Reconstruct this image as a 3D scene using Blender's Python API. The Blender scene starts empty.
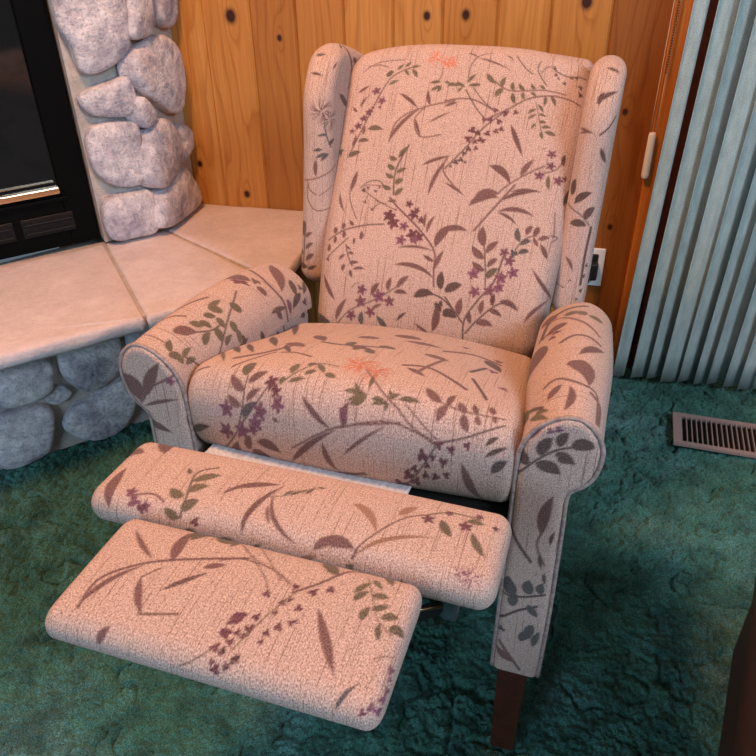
import bpy, bmesh, math, random
import numpy as np
from mathutils import Vector, Matrix
random.seed(7)
C = bpy.context.scene.collection
S2 = 1 / math.sqrt(2)

# ------------------------------------------------------------------ materials
def mat(name):
    m = bpy.data.materials.new(name); m.use_nodes = True
    nt = m.node_tree; nt.nodes.clear()
    out = nt.nodes.new('ShaderNodeOutputMaterial')
    b = nt.nodes.new('ShaderNodeBsdfPrincipled')
    nt.links.new(b.outputs[0], out.inputs[0])
    return m, nt, b, out
def nd(nt, t, **kw):
    n = nt.nodes.new(t)
    for k, v in kw.items():
        if k.startswith('i_'):
            key = k[2:]
            key = int(key) if key.isdigit() else key.replace('_', ' ')
            n.inputs[key].default_value = v
        else: setattr(n, k, v)
    return n
def ramp(nt, src, stops, interp='LINEAR'):
    r = nt.nodes.new('ShaderNodeValToRGB'); r.color_ramp.interpolation = interp
    e = r.color_ramp.elements
    while len(e) < len(stops): e.new(0.5)
    for k, (p, c) in enumerate(stops):
        e[k].position = p; e[k].color = (c[0], c[1], c[2], 1) if len(c) == 3 else c
    nt.links.new(src, r.inputs[0]); return r
def mixc(nt, fac, a, b, mode='MIX'):
    n = nt.nodes.new('ShaderNodeMix'); n.data_type = 'RGBA'; n.blend_type = mode
    for sock, v in ((n.inputs[0], fac), (n.inputs[6], a), (n.inputs[7], b)):
        if hasattr(v, 'links'): nt.links.new(v, sock)
        elif isinstance(v, (int, float)): sock.default_value = v
        else: sock.default_value = (v[0], v[1], v[2], 1)
    return n.outputs[2]
def math_(nt, op, a, b=0.0, clamp=False):
    n = nt.nodes.new('ShaderNodeMath'); n.operation = op; n.use_clamp = clamp
    for k, v in enumerate((a, b)):
        if hasattr(v, 'links'): nt.links.new(v, n.inputs[k])
        else: n.inputs[k].default_value = v
    return n.outputs[0]
def noise(nt, vec, scale, detail=3, rough=0.55, mapping=None):
    n = nd(nt, 'ShaderNodeTexNoise'); n.inputs['Scale'].default_value = scale
    n.inputs['Detail'].default_value = detail; n.inputs['Roughness'].default_value = rough
    if mapping:
        m = nd(nt, 'ShaderNodeMapping'); m.inputs['Scale'].default_value = mapping
        nt.links.new(vec, m.inputs[0]); vec = m.outputs[0]
    nt.links.new(vec, n.inputs['Vector']); return n.outputs[0]
def bump(nt, b, h, strength, dist):
    n = nd(nt, 'ShaderNodeBump'); n.inputs['Strength'].default_value = strength
    n.inputs['Distance'].default_value = dist
    nt.links.new(h, n.inputs['Height']); nt.links.new(n.outputs[0], b.inputs['Normal'])
def objco(nt): return nd(nt, 'ShaderNodeTexCoord').outputs['Object']

def m_fabric(name, swap=False, base=(0.455, 0.318, 0.272)):
    m, nt, b, out = mat(name)
    uv = nd(nt, 'ShaderNodeUVMap', uv_map='weave').outputs[0]
    A, B = (900, 100, 1), (680, 460, 1)
    if swap: A = (100, 900, 1)
    streak = noise(nt, uv, 1.0, 2, 0.5, A)
    fine = noise(nt, uv, 1.0, 1, 0.5, B)
    broad = noise(nt, uv, 1.0, 2, 0.5, (430, 9, 1) if not swap else (9, 430, 1))
    s = ramp(nt, streak, [(0.30, (0.66, 0.60, 0.57)), (0.42, (0.96, 0.95, 0.94)), (0.72, (1.06, 1.06, 1.06))])
    f = ramp(nt, fine, [(0.28, (0.52, 0.49, 0.47)), (0.5, (1.0, 1.0, 1.0)), (0.7, (1.38, 1.38, 1.38))])
    g = ramp(nt, broad, [(0.31, (0.58, 0.50, 0.47)), (0.39, (0.97, 0.97, 0.97)), (0.65, (1.05, 1.05, 1.05))])
    c = mixc(nt, 1.0, base, s.outputs[0], 'MULTIPLY')
    c = mixc(nt, 1.0, c, f.outputs[0], 'MULTIPLY')
    c = mixc(nt, 1.0, c, g.outputs[0], 'MULTIPLY')
    at = nd(nt, 'ShaderNodeAttribute', attribute_name='motif')
    # woven motif: threads of the ground show through a little
    al = math_(nt, 'MULTIPLY', at.outputs['Alpha'], ramp(nt, fine, [(0.3, (1.0,)*3), (0.75, (0.80,)*3)]).outputs[0])
    mc = mixc(nt, 0.55, at.outputs['Color'], mixc(nt, 1.0, at.outputs['Color'], f.outputs[0], 'MULTIPLY'))
    c = mixc(nt, al, c, mc)
    nt.links.new(c, b.inputs['Base Color'])
    b.inputs['Roughness'].default_value = 0.9
    b.inputs['Specular IOR Level'].default_value = 0.15
    b.inputs['Sheen Weight'].default_value = 0.12
    h = math_(nt, 'ADD', streak, fine)
    bump(nt, b, h, 0.55, 0.0016)
    return m
def m_plain(name, col, rough=0.5, metal=0.0, spec=0.5, var=0.0, scale=30):
    m, nt, b, out = mat(name)
    if var:
        n = noise(nt, objco(nt), scale, 4)
        r = ramp(nt, n, [(0.3, tuple(c * (1 - var) for c in col)), (0.7, tuple(min(1, c * (1 + var)) for c in col))])
        nt.links.new(r.outputs[0], b.inputs['Base Color'])
        bump(nt, b, n, 0.25, 0.002)
    else: b.inputs['Base Color'].default_value = (*col, 1)
    b.inputs['Roughness'].default_value = rough; b.inputs['Metallic'].default_value = metal
    b.inputs['Specular IOR Level'].default_value = spec
    return m
def m_carpet():
    m, nt, b, out = mat('teal_carpet')
    o = objco(nt)
    big = noise(nt, o, 3.2, 3, 0.6)
    mid = noise(nt, o, 16.0, 3, 0.6)
    fine = noise(nt, o, 420.0, 2, 0.7)
    r1 = ramp(nt, big, [(0.34, (0.036, 0.112, 0.082)), (0.52, (0.046, 0.138, 0.114)), (0.68, (0.084, 0.180, 0.174))])
    r2 = ramp(nt, mid, [(0.34, (0.60,)*3), (0.5, (1.0,)*3), (0.68, (1.4,)*3)])
    r3 = ramp(nt, fine, [(0.34, (0.35,)*3), (0.5, (0.95,)*3), (0.66, (1.9, 1.8, 1.75))])
    c = r1.outputs[0]
    for q in (r2, r3): c = mixc(nt, 1.0, c, q.outputs[0], 'MULTIPLY')
    nt.links.new(c, b.inputs['Base Color'])
    b.inputs['Roughness'].default_value = 0.95; b.inputs['Specular IOR Level'].default_value = 0.1
    b.inputs['Sheen Weight'].default_value = 0.2; b.inputs['Sheen Tint'].default_value = (0.5, 0.9, 0.85, 1)
    bump(nt, b, fine, 0.8, 0.004)
    return m
def m_pine():
    m, nt, b, out = mat('knotty_pine')
    o = objco(nt)
    at = nd(nt, 'ShaderNodeAttribute', attribute_name='plank')
    sep = nd(nt, 'ShaderNodeSeparateColor'); nt.links.new(at.outputs['Color'], sep.inputs[0])
    # knots bend the grain round them
    KN = [(-0.885, 0.928, 0.013), (-0.753, 0.877, 0.006), (-1.036, 0.523, 0.007), (-0.896, 0.439, 0.008),
          (-0.357, 0.937, 0.008), (-0.259, 0.941, 0.009), (0.029, 0.974, 0.012), (0.156, 0.724, 0.006), (0.165, 0.416, 0.006),
          (-0.6, 1.4, 0.012), (-0.1, 1.6, 0.014), (-0.95, 1.8, 0.012), (0.1, 1.3, 0.01)]
    sx = nd(nt, 'ShaderNodeSeparateXYZ'); nt.links.new(o, sx.inputs[0])
    knot = None; ring = None
    for (kx, kz, kr) in KN:
        dx = math_(nt, 'MULTIPLY', math_(nt, 'SUBTRACT', sx.outputs[0], kx), 1.0 / kr)
        dz = math_(nt, 'MULTIPLY', math_(nt, 'SUBTRACT', sx.outputs[2], kz), 0.80 / kr)
        d2 = math_(nt, 'ADD', math_(nt, 'MULTIPLY', dx, dx), math_(nt, 'MULTIPLY', dz, dz))
        k = math_(nt, 'DIVIDE', 1.0, math_(nt, 'ADD', d2, 1.0))
        knot = k if knot is None else math_(nt, 'MAXIMUM', knot, k)
        dz2 = math_(nt, 'MULTIPLY', dz, 0.22); dx2 = math_(nt, 'MULTIPLY', dx, 0.55)
        q = math_(nt, 'DIVIDE', 1.0, math_(nt, 'ADD', math_(nt, 'ADD', math_(nt, 'MULTIPLY', dx2, dx2), math_(nt, 'MULTIPLY', dz2, dz2)), 1.0))
        ring = q if ring is None else math_(nt, 'ADD', ring, q)
    off = nd(nt, 'ShaderNodeCombineXYZ')
    nt.links.new(math_(nt, 'ADD', sx.outputs[0], math_(nt, 'MULTIPLY', sep.outputs[1], 9.0)), off.inputs[0])
    nt.links.new(sx.outputs[1], off.inputs[1]); nt.links.new(sx.outputs[2], off.inputs[2])
    warp = noise(nt, off.outputs[0], 1.0, 2, 0.5, (9, 1, 1.6))
    g = math_(nt, 'ADD', math_(nt, 'MULTIPLY', warp, 5.0), math_(nt, 'MULTIPLY', ring, 2.2))
    g = math_(nt, 'ADD', g, math_(nt, 'MULTIPLY', sx.outputs[0], 20.0))
    g = math_(nt, 'FRACT', g)
    line = ramp(nt, g, [(0.0, (0.80, 0.70, 0.60)), (0.10, (1.0, 1.0, 1.0)), (0.7, (1.03, 1.03, 1.03)), (1.0, (0.84, 0.75, 0.66))])
    fib = noise(nt, off.outputs[0], 1.0, 3, 0.6, (190, 10, 5))
    fr = ramp(nt, fib, [(0.3, (0.86, 0.82, 0.78)), (0.7, (1.08, 1.08, 1.08))])
    tone = ramp(nt, sep.outputs[0], [(0.0, (0.27, 0.085, 0.016)), (0.5, (0.50, 0.210, 0.048)), (1.0, (0.64, 0.32, 0.090))])
    c = mixc(nt, 1.0, tone.outputs[0], line.outputs[0], 'MULTIPLY')
    c = mixc(nt, 1.0, c, fr.outputs[0], 'MULTIPLY')
    kf = ramp(nt, knot, [(0.25, (0, 0, 0)), (0.62, (1, 1, 1))])
    c = mixc(nt, kf.outputs[0], c, (0.045, 0.012, 0.006))
    nt.links.new(c, b.inputs['Base Color'])
    b.inputs['Roughness'].default_value = 0.5; b.inputs['Specular IOR Level'].default_value = 0.2
    return m
def m_trimwood():
    m, nt, b, out = mat('orange_stained_wood')
    f = noise(nt, objco(nt), 1.0, 4, 0.6, (160, 160, 6))
    r = ramp(nt, f, [(0.3, (0.46, 0.125, 0.016)), (0.7, (0.66, 0.21, 0.032))])
    nt.links.new(r.outputs[0], b.inputs['Base Color']); b.inputs['Roughness'].default_value = 0.35
    return m
def m_stone(name, cols, pit=1.0):
    m, nt, b, out = mat(name)
    o = objco(nt)
    a = noise(nt, o, 11.0, 4, 0.6); p = noise(nt, o, 170.0, 3, 0.75); q = noise(nt, o, 42.0, 4, 0.7)
    at = nd(nt, 'ShaderNodeAttribute', attribute_name='grain')
    r = ramp(nt, a, [(0.35, cols[0]), (0.52, cols[1]), (0.68, cols[2])])
    pr = ramp(nt, p, [(0.32, (0.36, 0.36, 0.42)), (0.46, (0.95,)*3), (0.7, (1.10,)*3)])
    qr = ramp(nt, q, [(0.33, (0.66, 0.66, 0.70)), (0.55, (1.0,)*3), (0.7, (1.06,)*3)])
    c = mixc(nt, pit, r.outputs[0], qr.outputs[0], 'MULTIPLY')
    c = mixc(nt, 0.75 * pit, c, pr.outputs[0], 'MULTIPLY')
    nt.links.new(c, b.inputs['Base Color']); b.inputs['Roughness'].default_value = 0.9
    b.inputs['Specular IOR Level'].default_value = 0.2
    h = math_(nt, 'ADD', math_(nt, 'MULTIPLY', q, 1.2), math_(nt, 'MULTIPLY', p, 0.6))
    bump(nt, b, h, 0.8 * (0.4 + 0.6 * pit), 0.006)
    return m
def m_blind():
    m, nt, b, out = mat('blue_grey_vane_fabric')
    uv = nd(nt, 'ShaderNodeUVMap', uv_map='weave').outputs[0]
    n1 = noise(nt, uv, 1.0, 3, 0.6, (420, 420, 1)); n2 = noise(nt, uv, 1.0, 3, 0.6, (60, 16, 1))
    r = ramp(nt, n1, [(0.3, (0.26, 0.325, 0.315)), (0.7, (0.50, 0.585, 0.555))])
    r2 = ramp(nt, n2, [(0.3, (0.82,)*3), (0.7, (1.12,)*3)])
    nt.links.new(mixc(nt, 1.0, r.outputs[0], r2.outputs[0], 'MULTIPLY'), b.inputs['Base Color'])
    b.inputs['Roughness'].default_value = 0.8; b.inputs['Specular IOR Level'].default_value = 0.2
    bump(nt, b, n1, 0.3, 0.001)
    return m
def m_glass():
    m, nt, b, out = mat('clear_glass')
    b.inputs['Base Color'].default_value = (0.9, 0.95, 0.95, 1); b.inputs['Roughness'].default_value = 0.02
    b.inputs['Transmission Weight'].default_value = 1.0; b.inputs['IOR'].default_value = 1.45
    return m

FAB = m_fabric('floral_tapestry'); FABX = m_fabric('floral_tapestry_crosswise', True)
LINING = m_plain('grey_blue_lining', (0.50, 0.49, 0.52), 0.9, 0, 0.1, 0.18, 220)
PIPE = m_plain('welt_cord', (0.30, 0.22, 0.20), 0.9, 0, 0.1, 0.35, 160)
MAHOG = m_plain('dark_red_wood', (0.060, 0.016, 0.010), 0.35, 0, 0.5, 0.25, 40)
BIRCH = m_plain('tan_board', (0.45, 0.20, 0.07), 0.6, 0, 0.3, 0.15, 60)
BLACKMETAL = m_plain('black_metal', (0.008, 0.009, 0.010), 0.4, 0.0, 0.25)
FIREBLACK = m_plain('black_enamel', (0.003, 0.0034, 0.0034), 0.5, 0.0, 0.05)
GREYMETAL = m_plain('grey_steel', (0.12, 0.14, 0.17), 0.4, 0.8)
BRASS = m_plain('polished_brass', (0.85, 0.62, 0.38), 0.22, 1.0)
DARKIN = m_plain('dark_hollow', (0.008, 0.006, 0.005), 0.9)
CARPET = m_carpet(); PINE = m_pine(); TRIMW = m_trimwood()
STONE = m_stone('river_stone', [(0.40, 0.37, 0.42), (0.66, 0.61, 0.64), (0.86, 0.80, 0.80)])
MORTAR = m_stone('mortar', [(0.42, 0.36, 0.32), (0.50, 0.44, 0.39), (0.55, 0.48, 0.43)], 0.5)
SLAB = m_stone('pink_flagstone', [(0.62, 0.51, 0.505), (0.67, 0.555, 0.55), (0.71, 0.60, 0.595)], 0.22)
GROUT = m_stone('grout', [(0.42, 0.35, 0.30), (0.48, 0.40, 0.35), (0.52, 0.44, 0.38)], 0.4)
BLIND = m_blind(); GLASS = m_glass()
WHITE = m_plain('white_plastic', (0.86, 0.86, 0.86), 0.4)
BLACKP = m_plain('black_plastic', (0.012, 0.012, 0.012), 0.45)
VENT = m_plain('brown_vent_metal', (0.42, 0.28, 0.25), 0.4, 0.3)
LEATHER = m_plain('dark_brown_leather', (0.026, 0.011, 0.007), 0.45, 0, 0.3, 0.25, 70)
PAINT = m_plain('cream_paint', (0.62, 0.56, 0.48), 0.85)
DARKGLASS = m_plain('smoked_glass', (0.010, 0.013, 0.015), 0.06, 0.0, 0.6)
CORDM = m_plain('cream_cord', (0.72, 0.60, 0.45), 0.7)

# ------------------------------------------------------------------ object helpers
def link(o, parent=None):
    C.objects.link(o)
    if parent is not None: o.parent = parent
    return o
def thing(name, label, cat, loc=(0, 0, 0), rz=0.0, group=None):
    o = bpy.data.objects.new(name, None); o.empty_display_size = 0.1
    o.location = loc; o.rotation_euler = (0, 0, rz); link(o)
    o['label'] = label; o['category'] = cat
    if group: o['group'] = group
    return o
def tag(o, label, cat, group=None):
    o['label'] = label; o['category'] = cat
    if group: o['group'] = group
    return o
def mesh_obj(name, verts, faces, m, parent=None, smooth=True):
    me = bpy.data.meshes.new(name); me.from_pydata([tuple(v) for v in verts], [], faces); me.update()
    me.materials.append(m)
    if smooth: me.polygons.foreach_set('use_smooth', [True] * len(me.polygons))
    return link(bpy.data.objects.new(name, me), parent)
def bm_obj(name, bm, m, parent=None, smooth=False, bevel=0.0, seg=2):
    if bevel:
        bmesh.ops.bevel(bm, geom=list(bm.edges), offset=bevel, segments=seg, affect='EDGES', profile=0.5)
    bmesh.ops.recalc_face_normals(bm, faces=bm.faces)
    me = bpy.data.meshes.new(name); bm.to_mesh(me); bm.free(); me.materials.append(m)
    if smooth: me.polygons.foreach_set('use_smooth', [True] * len(me.polygons))
    return link(bpy.data.objects.new(name, me), parent)
def add_box(bm, c, d, rot=None):
    r = bmesh.ops.create_cube(bm, size=1.0)
    M = Matrix.Translation(c) @ (rot.to_4x4() if rot else Matrix()) @ Matrix.Diagonal((*d, 1))
    bmesh.ops.transform(bm, matrix=M, verts=r['verts'])
def box(name, c, d, m, parent=None, rot=None, bevel=0.0, seg=2):
    bm = bmesh.new(); add_box(bm, c, d, rot)
    return bm_obj(name, bm, m, parent, False, bevel, seg)
def structure(o): o['kind'] = 'structure'; return o
def tube_geo(path, r, n=8, closed=False):
    P = [Vector(p) for p in path]; V = []; F = []
    up = Vector((0.13, 0.31, 0.94)).normalized(); k = len(P)
    for i, p in enumerate(P):
        a = P[(i - 1) % k] if (closed or i > 0) else p; b_ = P[(i + 1) % k] if (closed or i < k - 1) else p
        t = (b_ - a).normalized(); s = t.cross(up).normalized(); u = s.cross(t)
        rr = r(i / max(1, k - 1)) if callable(r) else r
        for j in range(n):
            w = 2 * math.pi * j / n; V.append(p + rr * (math.cos(w) * s + math.sin(w) * u))
    for i in range(k if closed else k - 1):
        for j in range(n):
            a, b_ = i * n, ((i + 1) % k) * n
            F.append((a + j, a + (j + 1) % n, b_ + (j + 1) % n, b_ + j))
    if not closed: F += [tuple(range(n))[::-1], tuple(range((k - 1) * n, k * n))]
    return V, F
def tube(name, path, r, m, parent=None, n=8, closed=False):
    V, F = tube_geo(path, r, n, closed); return mesh_obj(name, V, F, m, parent)
def lerp(a, b, t): return a + (b - a) * t
def smooth01(t): t = min(1, max(0, t)); return t * t * (3 - 2 * t)
def catmull(P, n, closed=True):
    P = np.array(P, float); k = len(P); out = []
    segs = k if closed else k - 1
    for i in range(segs):
        if closed: a, b, c, d = P[(i-1) % k], P[i], P[(i+1) % k], P[(i+2) % k]
        else: a, b, c, d = P[max(i-1, 0)], P[i], P[i+1], P[min(i+2, k-1)]
        for t in np.linspace(0, 1, n, endpoint=False):
            out.append(0.5 * ((2*b) + (-a+c)*t + (2*a-5*b+4*c-d)*t*t + (-a+3*b-3*c+d)*t**3))
    if not closed: out.append(P[-1])
    return np.array(out)
def resample(P, step, closed=False):
    P = np.array(P, float)
    if closed: P = np.vstack([P, P[:1]])
    d = np.r_[0, np.cumsum(np.linalg.norm(np.diff(P, axis=0), axis=1))]
    n = max(3, int(round(d[-1] / step)))
    t = np.linspace(0, d[-1], n + 1)
    Q = np.array([np.interp(t, d, P[:, k]) for k in range(P.shape[1])]).T
    return (Q[:-1] if closed else Q), t

# ------------------------------------------------------------------ woven floral motifs, in metres on each part's own cloth
PAL = {
 'm': (0.150, 0.066, 0.062),   # mauve brown leaf
 'd': (0.075, 0.040, 0.036),   # dark brown stem
 'g': (0.120, 0.092, 0.052),   # olive leaf
 'p': (0.175, 0.055, 0.095),   # purple flower
 'w': (0.120, 0.028, 0.045),   # wine berry
 'c': (0.60, 0.170, 0.080),    # coral spray
 't': (0.300, 0.150, 0.100),   # tan rose leaf
 'b': (0.075, 0.070, 0.072),   # slate leaf
}
MOTIF = {}
def parse(t):   # kind, colour, then lengths in tenths of a millimetre
    return [(e[0], e[1], *[float(v) * 1e-4 for v in e[3:].split()]) for e in t.split('|')]
MOTIF['wing_l'] = parse('''Ld 52 2073 1335 2095 1234 2093 1124|Ld 48 1795 1323 1832 1173 1766 1074|Sm 48 2283 587 2059 324 1806 110 1493 122|Lm 126 2308 737 2270 727 2201 757|Lm 55 1964 845 1917 900 1851 900|Ld 107 2031 159 2008 38 1966 -34|Lm 138 1408 541 1296 226 1088 110|Bm 1164 1023 264|Bm 986 858 237|Sb 21 922 968 677 928 461 833|Lb 60 715 928 733 1018 696 1109|Lb 69 434 1011 452 1110 408 1194|Lb 76 353 928 362 1071 260 1154|Lb 82 345 883 320 991 212 1051|Lb 91 511 883 582 834 606 719|Lm 91 237 1132 71 1195 -97 1132|Sm 19 -201 1435 -106 1092 86 644|Sm 19 -194 1318 -351 1265 -441 1129|Sm 17 -271 1317 -521 1316 -750 1126 -693 728|Sm 15 -454 1067 -285 779|Sd 27 -1905 1404 -1469 1388 -1038 1368|Lm 239 -1274 1423 -1173 1552 -999 1384|Lm 81 -1321 1359 -1213 1300 -1194 1195|Lm 89 -1554 1349 -1425 1283 -1397 1163|Lm 107 -1783 1327 -1631 1262 -1622 1138|Lm 103 -1658 1420 -1652 1517 -1601 1567|Ld 128 -1910 1568 -1925 1403 -1896 1268|Ld 88 -1936 1277 -1923 1182 -1850 1089''')
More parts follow.
